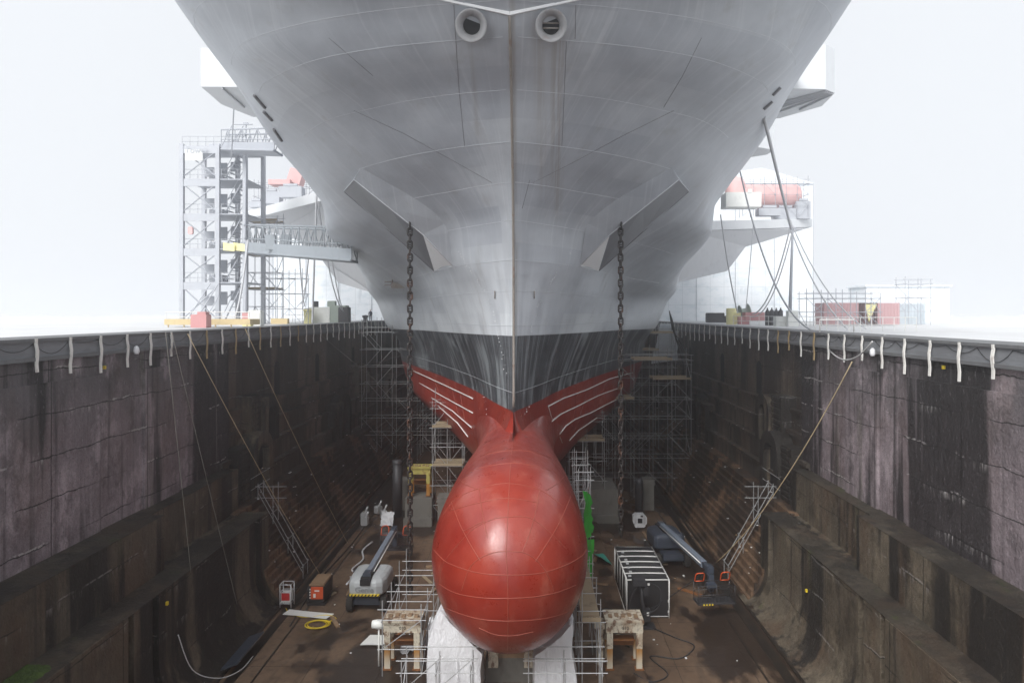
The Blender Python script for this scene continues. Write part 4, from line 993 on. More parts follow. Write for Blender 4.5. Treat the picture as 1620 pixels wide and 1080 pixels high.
for k, (x, y) in enumerate([(-15, 62), (-14.2, 64), (-13.4, 62.6), (-14.6, 60.5)]):
    one('machine_part', MB().box((x, y, .45), (.6, .5, .7), ch=.08, rot=Matrix.Rotation(k, 3, 'Z')).tube([(x, y, .6), (x+.3, y, 1.3)], .09, 8), 'silver', ['first', 'second', 'third', 'fourth'][k]+' small silver machine part in the dark heap at the far left steps', 'machine part', 'silver parts heap')
t = thing('access_stairs', 'dark steel stairs behind the bulb on the right, in the shade of the hull', 'stairs', (4.2, 66, 0))
for k in range(10): MB().box((4.6, 64+k*.35, .3+k*.26), (2.2, .3, .05)).build('tread', 'steel', t)
for x in (3.5, 5.7): pole('stringer', (x, 63.8, .1), (x, 67.4, 2.7), .05, 'steel', t); pole('handrail', (x, 63.8, 1.1), (x, 67.4, 3.7), .03, 'steel', t); pole('post', (x, 63.8, .1), (x, 63.8, 1.2), .03, 'steel', t)

# welding set and its small cabinet
t = thing('welding_generator', 'orange fronted black welding generator with a rusty lid near the left gutter', 'generator', (-14.05, 45.0, 0))
MB().box((-14.05, 45.6, .85), (1.75, 2.4, 1.2), ch=.08).box((-14.05, 45.6, .12), (1.9, 2.5, .2)).build('body', 'black_tarp', t)
MB().box((-14.05, 45.7, 1.5), (1.6, 2.2, .2), ch=.08).build('lid', 'timber', t)
pn = MB().box((-13.9, 44.37, 1.0), (1.25, .06, .95), ch=.03).build('front_panel', 'orange', t)
MB().box((-13.9, 44.33, 1.18), (.5, .03, .1)).box((-14.15, 44.33, .8), (.25, .03, .3)).build('dials', 'white_tube', pn)
for k in range(4): MB().box((-14.62, 44.36, .62+k*.22), (.1, .05, .1)).build('socket', 'white_tube', t)
t.scale = (.62, .8, .82); t.location.x += .25; t.location.y -= .5
t = thing('power_cabinet', 'slim aluminium framed cabinet with a red panel, left of the orange welding set', 'cabinet', (-15.6, 43.9, 0))
m = MB(); 
for x in (-15.95, -15.25):
    for y in (43.6, 44.2): m.tube([(x, y, 0), (x, y, 1.5)], .035, 6)
for z in (.3, 1.0, 1.5): c = [Vector(p) for p in ((-15.95, 43.6, z), (-15.25, 43.6, z), (-15.25, 44.2, z), (-15.95, 44.2, z))]; m.tube(c+[c[0]], .035, 6)
m.build('frame', 'silver', t); MB().box((-15.6, 43.62, .75), (.5, .05, .5)).build('red_panel', 'red_paint', t); MB().box((-15.6, 43.9, .65), (.6, .5, .6)).build('box', 'cabinet_white', t)
m = MB()
for k in range(5):
    c = Vector((-12.9+.06*k, 41.2-.05*k, .06+.03*k)); r_ = .62+.06*(k % 3); m.tube([c+Vector((r_*math.cos(a*.4), r_*.8*math.sin(a*.4), 0)) for a in range(17)], .028, 6)
m.tube(spline([(-12.3, 41.6, .05), (-11.9, 42.0, .06), (-12.6, 42.4, .1), (-13.8, 42.2, .06), (-14.9, 42.6, .06), (-15.5, 43.4, .1)], 6), .028, 6)
one('hose_coil', m, 'yellow', 'coil of bright yellow hose on the floor in front of the white board', 'hose')
one('drain_grating', MB().box((-7.4, 32.9, .06), (.5, 2.6, .1), rot=Matrix.Rotation(-.25, 3, 'Z')), 'lift_dark', 'dark steel channel lying on the floor at the bottom edge left of the track', 'channel')
t = thing('aluminium_ladder', 'short aluminium ladder piece lying near the bottom edge beside the dark channel', 'ladder', (-6.6, 33.2, .15))
for x in (-7.0, -6.2): pole('stile', (x, 32.7, .2), (x+.3, 33.7, .22), .03, 'silver', t)
for k in range(5): pole('rung', (-6.98+k*.06, 32.8+k*.2, .22), (-6.18+k*.06, 32.8+k*.2, .22), .02, 'silver', t)
def hose(name, label, pts, r, mat, cat='cable', group=None, n=8): return one(name, MB().tube(spline(pts, n), r, 6), mat, label, cat, group)
hose('floor_cable', 'black cable looping on the floor right of the 810 trestle', [(7.4, 40.6, .1), (8.5, 39.5, .05), (9.3, 38.6, .04), (8.2, 37.2, .04), (6.6, 37.4, .04), (7.2, 35.6, .04), (6.2, 34.8, .05), (5.4, 35.4, .2)], .035, 'cable', group='floor cables')
hose('floor_cable', 'black cable tangle on the track between the green tarpaulin and the container', [(3.8, 42, .3), (4.8, 43.2, .18), (5.5, 42.5, .17), (4.6, 41.2, .17), (3.9, 41.8, .2), (4.9, 40, .17), (5.8, 39.4, .17), (4.6, 38.8, .17), (4.2, 39.6, .2), (5.6, 38.2, .17)], .035, 'cable', group='floor cables')
hose('floor_cable', 'pale twisted sheet line running from the orange welding set to the left steps', [(-12.6, 47, .2), (-12.5, 49, .15), (-13.0, 50, .1), (-12.7, 52, .1), (-13.2, 54, .1), (-12.9, 56, .1)], .07, 'foil', group='floor cables')
hose('floor_cable', 'black cable running along the dock floor beside the left gutter', [(-14.4, 41, .06), (-14.8, 48, .06), (-14.5, 56, .06), (-14.7, 66, .06)], .04, 'cable', group='floor cables')
one('gutter_board', MB().box((-15.6, 37.2, .5), (.9, 3.6, .08), rot=Matrix.Rotation(-.35, 3, 'Y')), 'lift_dark', 'dark sheet leaning in the left gutter below the curved wall foot', 'board')
one('gutter_hose_coil', MB().tube(spline([(-15.0, 37.0, .25), (-15.1, 35.6, .22), (-15.7, 34.4, .45), (-16.6, 33.6, 1.3), (-17.1, 33.2, 3.2)], 6), .025, 6), 'rope_pale', 'pale hose draped over the curved foot of the left wall', 'hose')
# scattered litter (countless scraps)
m = MB(); rnd = random.Random(5)
for k in range(420):
    sd = rnd.choice((-1, 1)); y = rnd.uniform(36, 105); s_ = rnd.uniform(.03, .12)
    u = rnd.random()
    if u < .45: x, z = rnd.uniform(2, 15), .04
    elif u < .75:
        q_ = rnd.random(); x = 18.1-(18.1-15.25)*q_; z = (CZ-13.1)*(1-q_)+.25*q_+.1; y = max(y, 46)
    else: x, z = rnd.choice(((18.7, CZ-13.05), (19.0, CZ-11.55), (19.4, CZ-9.9), (19.75, CZ-8.35))); y = max(y, 50)
    m.box((CX+sd*x, y, z), (s_, s_*1.4, s_*.4), rot=Matrix.Rotation(rnd.uniform(0, 3), 3, 'Z'), mi=rnd.choice((0, 0, 1, 2)))
o = m.build('litter_scraps', ['foil', 'timber', 'cabinet_white']); o['kind'] = 'stuff'
rnd = random.Random(12)
for k in range(26):
    sd = -1 if k % 2 else 1; x = CX+sd*rnd.uniform(4.6, 6.6) if k % 3 else CX+sd*rnd.uniform(8, 13); y = rnd.uniform(37.5, 58); L_ = rnd.uniform(.6, 2.6)
    tm = one('loose_timber', MB().box((x, y, .20 if k % 3 else .06), (.16+.1*rnd.random(), L_, .09), rot=Matrix.Rotation(rnd.uniform(-1.4, 1.4), 3, 'Z')), rnd.choice(['timber', 'board', 'trestle_rust']), 'loose plank lying %s at the %s of the bulb' % ('on the keel track' if k % 3 else 'on the dock floor', 'left' if sd < 0 else 'right'), 'plank', 'loose planks at the %s %s' % ('left' if sd < 0 else 'right', 'track' if k % 3 else 'floor'))
# small yellow tags
for k, (x, y, z) in enumerate([(CX-16.42, 32.8, 4.9), (CX+17.8-1.4, 38.0, 3.4), (CX-HW+.05, 33.0, CZ-2.6), (CX+HW-.05, 30.6, CZ-2.4)]):
    one('yellow_marker', MB().box((x, y, z), (.10, .12, .16)), 'yellow', ['small yellow marker low on the left wall ledge face', 'small yellow marker low on the right wall', 'small yellow marker below the net of the left wall', 'small yellow marker below the net of the right wall'][k], 'marker', 'yellow wall markers')

# ---------------------------------------------------------------- lines across the dock
def line(label, a, b, s, r, mat, group='mooring lines'): return one('mooring_line', MB().tube(sag(a, b, s, 20), r, 5), mat, label, 'rope', group)
line('yellow rope from the left coping down across the steps to the dock floor', P(297, 528, 38), P(520, 930, 50), .4, .022, 'rope')
line('thin yellow rope from the left coping towards the lower scaffold rail', P(388, 520, 46), P(575, 905, 58), .5, .02, 'rope')
line('thin dark line hanging down the left wall to the lower ledge', P(262, 525, 36), P(302, 905, 34), .0, .016, 'rope_dark')
line('second thin dark line hanging down the left wall to the curved foot', P(272, 525, 37), P(375, 955, 39), .1, .016, 'rope_dark')
line('thin line from the far left coping to the foot of the far scaffold', P(490, 515, 68), P(705, 690, 75), .1, .03, 'rope_dark')
line('pale brown rope from the right coping down to the orange basket of the right lift', P(1348, 572, 36), P(1132, 890, 47), 1.1, .03, 'rope')
line('dark rope from the basket of the right lift to the keel track', P(1132, 890, 47), P(990, 985, 39.5), .2, .03, 'cable')
# ---------------------------------------------------------------- left quay: gangway tower, sheds, clutter
QL = zc[-1]-.14; QR = zc[1]-.14
def qy(px, Y, z=QL): return Vector(((px-VX)*Y/F, Y, z))
# stair and gangway tower
Y0 = 74.; s = Y0/F
xl = (288-VX)*s; xm = (345-VX)*s; xr = (388-VX)*s; t = thing('gangway_tower', 'tall pale steel gangway tower with stairs and braced bays on the left quay', 'tower', ((xl+xr)/2, Y0+2, QL))
topz = CZ+(496-228)*s
for x in (xl, xm, xr):
    for y in (Y0, Y0+5): MB().box((x, y, (QL+topz)/2), (.42, .42, topz-QL)).build('column', 'steel_pale', t)
lev = [CZ+(496-v)*s for v in (447, 394, 339, 284, 232)]
for z in lev:
    d = MB().box(((xl+xr)/2, Y0+2.5, z), (xr-xl+.3, 5.2, .12)).build('deck', 'tower_steel', t)
    MB().box(((xl+xm)/2, Y0-.1, z-.35), (xm-xl, .10, .8)).build('edge_girder', 'steel_pale', d)
    m = MB()
    for zz in (.55, 1.1): m.tube([(xl, Y0, z+zz), (xr, Y0, z+zz)], .035, 4)
    for k in range(9): m.tube([(xl+(xr-xl)*k/8, Y0, z), (xl+(xr-xl)*k/8, Y0, z+1.1)], .03, 4)
    m.build('railing', 'steel_pale', d)
prev = QL+.3
for z in lev:
    pole('brace', (xl, Y0-.05, prev+.2), (xm, Y0-.05, z-.4), .07, 'tower_steel' if 'tower_steel' in M else 'steel_pale', t); pole('brace', (xm, Y0-.05, prev+.2), (xl, Y0-.05, z-.4), .07, 'tower_steel', t)
    pole('back_brace', (xl, Y0+5, prev+.2), (xm, Y0+5, z-.4), .06, 'steel_pale', t)
    # a flight of stairs in the right bay, zigzag
    a = Vector((xm+.5, Y0+1.2, prev)); b = Vector((xr-.4, Y0+1.2, z)); mid = (a+b)/2
    st = MB()
    for k in range(9):
        p = a.lerp(b, k/8); st.box(p, (.32, 1.6, .06))
    st.tube([a+Vector((0, -.8, 0)), b+Vector((0, -.8, 0))], .08, 4); st.tube([a+Vector((0, -.8, 1)), b+Vector((0, -.8, 1))], .04, 4)
    st.build('stair_flight', 'tower_steel', t)
    MB().box((xl+2.4, Y0+3.5, z+.5), (1.5, 1.5, 1.0), ch=.05).build('deck_box', 'steel_pale', t)
    for q_ in range(3): MB().box((xl+1.0+q_*1.5, Y0+4.2, z-1.9+.3*q_), (1.1, .1, 1.1+.4*(q_ % 2))).build('mesh_panel', 'tower_steel', t)
    prev = z
MB().box((xl+1.4, Y0-.25, CZ+(496-246)*s), (1.9, .06, 1.2)).build('sign_board', 'cabinet_white', t)
MB().box((xl+1.0, Y0-.1, CZ+(496-365)*s), (.5, .3, .8), ch=.1).build('life_ring_box', 'pink_pale', t)
text_mesh('Tower', .9, 'steel_pale', 'lettering', t, (xl+1.7, Y0-.32, CZ+(496-239)*s), (math.pi/2, 0, 0), .01)
# ladder legs at the foot
for a, b in (((292, 512), (333, 448)), ((306, 512), (346, 448)), ((322, 510), (345, 470))): pole('raking_leg', P(a[0], a[1], 72), P(b[0], b[1], 73.5), .06, 'steel_pale', t)
# gangways to the ship
def truss(label, A, B, h, w, mat, n, banner=None):
    A = Vector(A); B = Vector(B); t = thing('gangway_bridge', label, 'gangway', A, 'gangways to the ship')
    d = (B-A)/n
    for off in (Vector((0, 0, 0)), Vector((0, w, 0))):
        pole('bottom_chord', A+off, B+off, .13, mat, t); pole('top_chord', A+off+Vector((0, 0, h)), B+off+Vector((0, 0, h)), .09, mat, t); pole('mid_rail', A+off+Vector((0, 0, h*.5)), B+off+Vector((0, 0, h*.5)), .05, mat, t)
        for k in range(n+1):
            p = A+d*k+off; pole('post', p, p+Vector((0, 0, h)), .05, mat, t)
            if k < n: pole('diagonal', p+Vector((0, 0, h*(k % 2))), p+d+Vector((0, 0, h*(1-k % 2))), .05, mat, t)
    m = MB().prism([A+Vector((0, 0, -.1)), B+Vector((0, 0, -.1)), B+Vector((0, 0, .1)), A+Vector((0, 0, .1))], (0, w, 0)); m.build('walkway', mat, t)
    m = MB().prism([A+Vector((0, -.05, .05)), B+Vector((0, -.05, .05)), B+Vector((0, -.05, h*.36)), A+Vector((0, -.05, h*.36))], (0, .04, 0)); m.build('side_panel', mat, t)
    return t
g1 = truss('lower truss gangway with yellow banners from the tower to the hull', P(384, 398, 74), P(556, 412, 60), 2.9, 2.0, 'truss_grey', 14)
for a, b in ((353, 371), (369, 388), (392, 415)):
    m = MB().prism([P(a, 396, 73.5), P(b, 397.5, 73.2), P(b, 386.5, 73.2), P(a, 383.5, 73.5)], (0, .05, 0)); m.build('banner', 'pale_yellow', g1)
for px in (428, 452): MB().box(P(px, 383, 69.5), (1.0, .3, 1.5)).build('screen_panel', 'truss_grey', g1)
g2 = truss('upper truss gangway leaving the top of the tower towards the bow', P(350, 236, 74), P(434, 238, 64), 2.1, 2.0, 'tower_steel', 7)
for a, b in (((350, 232), (368, 197)), ((368, 197), (400, 197)), ((368, 232), (368, 197)), ((375, 216), (385, 199))): pole('hanger', P(a[0], a[1], 72), P(b[0], b[1], 72), .06, 'steel_pale', g2)
one('lamp_mast', MB().tube([P(390, 514, 73), P(389, 380, 73)], .13, 8).tube([P(389, 380, 73), P(389, 196, 73)], .09, 6).box(P(389, 196, 73), (.5, .3, .2)), 'tower_steel', 'tall slender pale mast at the right side of the gangway tower', 'mast')
# scaffold towers beside it
scaffold('pale scaffold tower on the left quay right of the gangway tower', (-33.0, 80, QL), 2, 1, 6, 1.7, 2, 2.0, group='scaffolds on the quays', mat='tower_steel', r=.045, braces=.7, boards=((2, 0, 2), (4, 0, 2), (6, 0, 2)))
scaffold('low dark scaffold frame on the left quay edge behind the small white cabinet', (-29.8, 76, QL), 3, 1, 3, 1.5, 2, 1.7, group='scaffolds on the quays', mat='tower_steel', r=.04, braces=.8)
scaffold('wide light scaffold on the right quay beside the pole crane', (30.0, 74, QR), 5, 1, 2, 1.6, 2, 1.5, group='scaffolds on the quays', mat='tower_steel', r=.04, braces=.7)
scaffold('narrow scaffold at the right end of the red containers on the right quay', (44.0, 80, QR), 2, 1, 3, 1.5, 2, 1.6, group='scaffolds on the quays', mat='steel_pale', r=.04, braces=.5)
# sheds (white sheeting)
def shed(label, x0, x1, y, z0, eave, ridge=None, px=None):
    w = one('storage_shed', MB().box(((x0+x1)/2, y+8, (z0+eave)/2), (x1-x0, 16, eave-z0)), 'shed_sheet', label, 'shed', 'white sheds on the quays')
    if ridge is not None:
        MB().prism([(x0-.3, y-.3, eave), (x1+.3, y-.3, eave), (px, y-.3, ridge)], (0, 17, 0)).build('roof', 'shed_sheet', w)
    for k in range(5): pole('edge_tube', (x0+(x1-x0)*k/4, y-.15, z0), (x0+(x1-x0)*k/4, y-.15, eave), .05, 'tower_steel', w)
    return w
Ys = 122; sc_ = Ys/F
shed('white sheeted shed behind the gangway, left of the hull', (432-VX)*sc_, (640-VX)*sc_, Ys, QL, CZ+(496-345)*sc_)
Ys = 128; sc_ = Ys/F
shed('white gabled shed standing behind the right deck overhang', (1040-VX)*sc_, (1286-VX)*sc_, Ys, QR, CZ+(496-291)*sc_, CZ+(496-266)*sc_, (1205-VX)*sc_)
# gear standing on the overhanging decks
zd = P(500, 300, 95).z
def deck_stuff(sd):
    if sd < 0:
        spots = [(432, 316, 92, 2.2, 1.6), (462, 306, 90, 3, 1.4), (408, 322, 94, 2.0, .8)]; red = (446, 290, 92, 2.9, 1.3); 
    else:
        spots = [(1240, 342, 95, 3, 1.6), (1268, 340, 95, 2, 2.4), (1215, 335, 93, 3, 1.0)]; red = (1215, 308, 96, 9.5, 3.4)
    for i, (px, py, Y, w_, h_) in enumerate(spots):
        p = P(px, py, Y); one('deck_crate', MB().box(p+Vector((0, 0, h_/2-.6)), (w_, 1.5, h_), ch=.05).box(p+Vector((0, -.6, h_-.4)), (w_*.6, .3, .3)), 'steel_pale', ['low', 'middle', 'outer'][i]+' pale crate among the gear on the %s deck overhang' % NAMES[sd], 'crate', 'crates on the deck overhangs')
    p = P(red[0], red[1], red[2])
    if sd < 0: one('red_canopy', MB().box(p, (red[3], 2.2, red[4]*.5)).box(p+Vector((1.9, .4, .9)), (1.8, 1.8, 1.9), rot=Matrix.Rotation(.3, 3, 'Y')), 'pink_pale', 'pale red canopy above the left deck overhang', 'canopy')
    else:
        m = MB(); m.lathe([(0, -4.2), (1.5, -4.2), (1.7, -3.9), (1.7, 3.9), (1.5, 4.2), (0, 4.2)], p+Vector((0, 0, -.3)), (1, 0, 0), 20); one('red_tank', m, 'pink_pale', 'long pale red tank lying on the right deck overhang', 'tank')
        q_ = P(1163, 297, 92); one('red_dome', MB().lathe([(1.3, -1.6), (1.35, .4), (1.0, 1.2), (0, 1.6)], q_, n=18), 'pink_pale', 'pale red dome beside the hull above the right overhang', 'dome')
        q_ = P(1172, 318, 90); one('white_cabin', MB().box(q_, (4.6, 2.5, 1.9), ch=.05).box(q_+Vector((.8, -1.27, 1.1)), (.5, .1, .5)), 'cabinet_white', 'white cabin on the right deck overhang beside the hull', 'cabin')
deck_stuff(-1); deck_stuff(1)
scaffold('pale railing scaffold on top of the left deck overhang', P(402, 326, 95), 6, 1, 2, 1.45, 1.5, 1.35, group='scaffolds on the deck overhangs', mat='tower_steel', r=.035, braces=.5)
scaffold('pale railing scaffold on top of the right deck overhang', P(1175, 342, 94), 6, 1, 3, 1.5, 1.5, 1.5, group='scaffolds on the deck overhangs', mat='tower_steel', r=.035, braces=.5)
# quayside things, left
def onquay(px, Y, left=True): return qy(px, Y, QL if left else QR)
p = onquay(337, 60); t = thing('loading_platform', 'long ochre yellow loading platform along the left coping below the tower', 'platform', p)
MB().box(p+Vector((0, 0, .45)), (7.4, 2.2, .5), ch=.04).build('deck', 'ochre', t)
for k in range(6): pole('leg', p+Vector((-3.4+k*1.36, -1, 0)), p+Vector((-3.4+k*1.36, -1, .3)), .06, 'ochre', t)
for zz in (.9, 1.3): pole('railing', p+Vector((-3.6, -1, zz)), p+Vector((3.6, -1, zz)), .035, 'white_tube', t)
for k in range(7): pole('rail_post', p+Vector((-3.6+k*1.2, -1, .6)), p+Vector((-3.6+k*1.2, -1, 1.3)), .03, 'white_tube', t)
#pole('ramp_beam', p+Vector((-5.4, -1, .1)), p+Vector((-2.6, -.6, 1.7)), .12, 'ochre', t)
one('red_box', MB().box(onquay(318, 57)+Vector((0, 0, .55)), (1.3, .9, 1.1), ch=.05).box(onquay(318, 57)+Vector((.2, 0, 1.2)), (.7, .7, .25)), 'red_hazed', 'red box in front of the yellow platform on the left coping', 'box', 'red boxes')
one('red_box', MB().box(onquay(393, 68)+Vector((0, 0, .9)), (.9, .9, .7), ch=.05).tube([onquay(391, 68), onquay(391, 68)+Vector((0, 0, .6))], .06), 'red_hazed', 'small red box right of the mast on the left quay', 'box', 'red boxes')
one('small_cabinet', MB().box(onquay(405, 66)+Vector((0, 0, .75)), (1.2, .9, 1.5), ch=.04).box(onquay(405, 66)+Vector((.1, -.46, .8)), (.8, .03, 1.0)), 'cabinet_white', 'small white cabinet right of the yellow platform on the left quay', 'cabinet')
one('yellow_bin', MB().box(onquay(392, 64)+Vector((0, 0, .3)), (.8, .6, .6), ch=.05), 'pale_yellow', 'low yellow bin beside the small white cabinet', 'bin', 'yellow bins')
one('yellow_bin', MB().lathe([(.5, 0), (.55, 1.5), (.62, 1.5), (.62, 1.65), (0, 1.8)], onquay(488, 80), n=14), 'pale_yellow', 'tall yellow drum left of the white generator on the left quay', 'drum', 'yellow bins')
one('yellow_bin', MB().box(onquay(443, 74)+Vector((0, 0, .35)), (1.8, .6, .6), ch=.05), 'ochre', 'long ochre trough below the scaffold frame on the left quay', 'trough', 'yellow bins')
t = thing('quay_generator', 'white and green generator set on the left quay near the hull', 'generator', onquay(520, 82)); p = onquay(508, 82)
MB().box(p+Vector((0, 0, 1.0)), (2.6, 1.6, 1.9), ch=.06).build('body', 'cabinet_white', t); MB().box(p+Vector((2.2, 0, 1.1)), (1.9, 1.6, 2.1), ch=.06).build('engine_bay', 'cabinet_green', t)
MB().box(p+Vector((2.9, -.3, 1.0)), (1.2, 1.2, 1.9), ch=.1).build('radiator', 'dark_metal', t); MB().box(p+Vector((1.3, 0, 2.35)), (.9, .8, .7), ch=.06).build('exhaust_box', 'cabinet_green', t)
MB().box(onquay(501, 82)+Vector((0, -.3, 2.2)), (.5, .5, .9)).build('meter_box', 'dark_metal', t)
def worker(label, p, col='navy', s=1.0, face=0):
    t = thing('person', label, 'person', p, 'dock workers'); sk = []
    m = MB()
    for sx in (-1, 1): m.tube([p+Vector((sx*.11, 0, .0)), p+Vector((sx*.11, 0, .08)), p+Vector((sx*.11, .02, .48)), p+Vector((sx*.10, 0, .88)), p+Vector((sx*.05, 0, 1.0))], [.07, .055, .07, .095, .12], 8)
    m.tube([p+Vector((0, 0, .86)), p+Vector((0, 0, 1.05)), p+Vector((0, 0, 1.3)), p+Vector((0, 0, 1.45)), p+Vector((0, 0, 1.52))], [.15, .16, .19, .17, .06], 10)
    for sx in (-1, 1): m.tube([p+Vector((sx*.17, 0, 1.43)), p+Vector((sx*.26, -.02, 1.15)), p+Vector((sx*.24, -.14, .92))], [.06, .05, .035], 8)
    m.build('clothing', col, t)
    MB().lathe([(0, 0), (.06, .01), (.085, .1), (.09, .17), (.06, .24), (0, .26)], p+Vector((0, 0, 1.52)), n=12).box(p+Vector((0, -.09, 1.65)), (.03, .03, .05)).box(p+Vector((.24, -.16, .86)), (.06, .08, .14), ch=.01).box(p+Vector((-.24, -.16, .86)), (.06, .08, .14), ch=.01).build('body', 'skin', t)
    MB().lathe([(.13, 0), (.115, .02), (.11, .08), (.06, .13), (0, .14)], p+Vector((0, 0, 1.69)), n=12).build('helmet', 'helmet', t)
worker('distant worker in dark clothing standing on the left coping near the bow', onquay(586, 100), 'navy')
#worker('distant worker in orange on the left coping above the net band', Vector((-21.8, 38.5, QL)), 'jacket')
one('coping_bollard', MB().lathe([(.55, 0), (.5, .15), (.3, .3), (.28, .6), (.42, .75), (.42, .9), (0, 1.0)], onquay(578, 90), n=14), 'dark_metal', 'black mooring bollard on the left coping beside the worker', 'bollard')
def railing(label, a, b, n_, mat='white_tube', h_=1.05):
    a = Vector(a); b = Vector(b); t = thing('guard_railing', label, 'railing', a, 'quay railings')
    for zz in (.5, h_): pole('rail', a+Vector((0, 0, zz)), b+Vector((0, 0, zz)), .03, mat, t)
    for k in range(n_+1): q_ = a.lerp(b, k/n_); pole('post', q_, q_+Vector((0, 0, h_)), .03, mat, t)
railing('white tube railing on the left quay between mast and scaffold', onquay(388, 70), onquay(414, 74), 5)
railing('long white railing along the left quay from scaffold to generator', onquay(452, 78), onquay(560, 96), 12)
railing('white tube railing along the right coping in front of the containers', onquay(1290, 52, False), onquay(1450, 52, False), 9)
railing('white tube railing on the right quay behind the dark drums', onquay(1160, 80, False), onquay(1300, 66, False), 9)
# right quay
one('dark_compressor', MB().box(onquay(1131, 92, False)+Vector((0, 0, .8)), (2.2, 1.4, 1.3), ch=.1).box(onquay(1140, 92, False)+Vector((0, 0, .6)), (1.2, 1.2, .9), ch=.05), 'dark_metal', 'dark grey compressor on the right coping nearest the hull', 'compressor')
one('yellow_bin', MB().lathe([(.62, 0), (.62, 1.9), (.5, 2.0), (0, 2.0)], onquay(1157, 84, False), n=14).box(onquay(1160, 84, False)+Vector((.3, -.3, .8)), (.9, .6, 1.3)), 'pale_yellow', 'yellow cylinder standing by the compressor on the right quay', 'drum', 'yellow bins')
one('red_box', MB().box(onquay(1192, 82, False)+Vector((0, 0, 1.0)), (2.3, 1.2, 1.0), ch=.05).box(onquay(1176, 82, False)+Vector((0, 0, .5)), (1.2, .8, .9)), 'red_hazed', 'red machine between the yellow cylinder and dark drums on the right quay', 'box', 'red boxes')
one('cable_drum', MB().lathe([(.9, -.1), (.9, .0), (.4, .05), (.4, .9), (.9, .95), (.9, 1.05)], onquay(1172, 86, False)+Vector((0, 0, 1.5)), (1, 0, .2), 18), 'cabinet_green', 'green cable drum behind the red machine on the right quay', 'drum')
for k in range(4):
    p = onquay(1214+k*7, 78, False); one('gas_bottle', MB().lathe([(.26, 0), (.26, 1.5+.15*(k % 2)), (.1, 1.8), (.06, 2.0), (0, 2.02)], p, n=10), 'dark_metal', ['first', 'second', 'third', 'fourth'][k]+' dark gas bottle in the cluster on the right quay, counted from the hull', 'gas bottle', 'gas bottles')
one('white_cabinet', MB().box(onquay(1253, 72, False)+Vector((0, 0, .8)), (1.0, .8, 1.7), ch=.03).box(onquay(1245, 73, False)+Vector((-.4, 0, .5)), (1.8, .9, 1.1), ch=.04), 'cabinet_white', 'white switch cabinet at the foot of the pole crane on the right quay', 'cabinet')
one('pole_crane', MB().tube([onquay(1249, 76, False), P(1254, 362, 76)], [.22, .13], 8).box(P(1254, 362, 76), (.6, .3, .3)), 'tower_steel', 'tall grey pole crane mast on the right quay with cables slung past it', 'mast')
for px, w_, mt, lab in ((1318, 6.0, 'hazed_dark_red', 'dark red site container on the right quay nearest the scaffold'), (1362, 4.6, 'hazed_dark_red', 'second dark red site container, with a yellow flash, on the right quay'), (1412, 3.6, 'pale_blue', 'pale grey blue site container farthest right on the right quay')):
    Yc = 78 if px != 1412 else 84
    c = onquay(px+20, Yc, False); t = one('site_container', MB().box(c+Vector((0, 0, 1.3)), (w_, 2.5, 2.5), ch=.03), mt, lab, 'container', 'site containers')
    m = MB()
    for k in range(int(w_/.35)): m.box(c+Vector((-w_/2+.2+k*.35, -1.28, 1.3)), (.14, .06, 2.3))
    m.build('ribs', mt, t)
    if px == 1362: MB().prism([c+Vector((-1.6, -1.34, 2.4)), c+Vector((-.3, -1.34, 2.4)), c+Vector((-1.2, -1.34, .4))], (0, .02, 0)).build('yellow_flash', 'pale_yellow', t)
one('far_building', MB().box(qy(1420, 110, QR)+Vector((0, 0, 2.8)), (13, 6, 5.6)).box(qy(1420, 110, QR)+Vector((0, 0, 5.7)), (13.6, 6.6, .3)), 'shed_sheet', 'pale low building far back on the right quay, almost lost in the haze', 'building')
# grab loops on the right coping
m = MB(); a = Vector((CX+HW+.1, 44, QR+.15)); m.tube([a, a+Vector((0, 0, .8)), a+Vector((2.2, 0, .8)), a+Vector((2.2, 0, 0))], .05, 6); one('hoop_barrier', m, 'white_tube', 'white hoop barrier on the right coping', 'barrier')
for k, x in enumerate((-1, 1)):
    y = 35.2 if x < 0 else 36.4; one('coping_bag', MB().lathe([(.10, 0), (.16, .12), (.12, .34), (.05, .42), (0, .43)], (CX+x*(HW-.32), y, zc[x]-1.05), n=12), 'wrap_white', 'small white bag hanging on the net of the %s wall' % NAMES[x], 'bag', 'white bags on the copings')

# ---------------------------------------------------------------- cables from the ship to the quays
def cab(label, a, b, s_, r=.07, mat='cable_grey'): return one('power_cable', MB().tube(sag(a, b, s_, 22), r, 6), mat, label, 'cable', 'cables from ship to quay')
A_ = hit(1209, 186)[0]
cab('thick pale cable from the starboard slot down to the railing on the right quay', A_, P(1252, 362, 70), .15, .12)
cab('thick cable sagging from the upper side past the white cabin to the right coping', P(1171, 272, 72), P(1290, 524, 56), 3.6, .09)
cab('cable falling from the pole crane mast to the container railing', P(1245, 345, 74), P(1340, 520, 56), 1.4, .07)
cab('second cable from the pole crane mast to the right coping', P(1250, 348, 74), P(1370, 520, 56), 1.6, .06)
cab('looping cable from the pole crane mast back towards the drums', P(1250, 360, 74), P(1190, 497, 80), 2.2, .07)
cab('lower looping cable from the pole crane mast back towards the drums', P(1252, 372, 74), P(1186, 500, 80), 2.6, .06)
cab('steep cable hanging in front of the right overhang', P(1140, 340, 70), P(1167, 495, 80), .8, .07)
cab('thin straight cable down the white shed to the drums on the right quay', P(1192, 352, 84), P(1180, 490, 82), .2, .05)
cab('cable slung along the right coping below the railing', P(1292, 524, 54), P(1400, 530, 38), 1.6, .05, 'rope_pale')
cab('deep sagging pale cable along the right coping', P(1296, 528, 44), P(1380, 540, 36), 1.3, .045, 'rope_pale')
cab('thick pale cable hanging from the left overhang to the left quay', P(501, 304, 74), P(494, 511, 74), .0, .11)
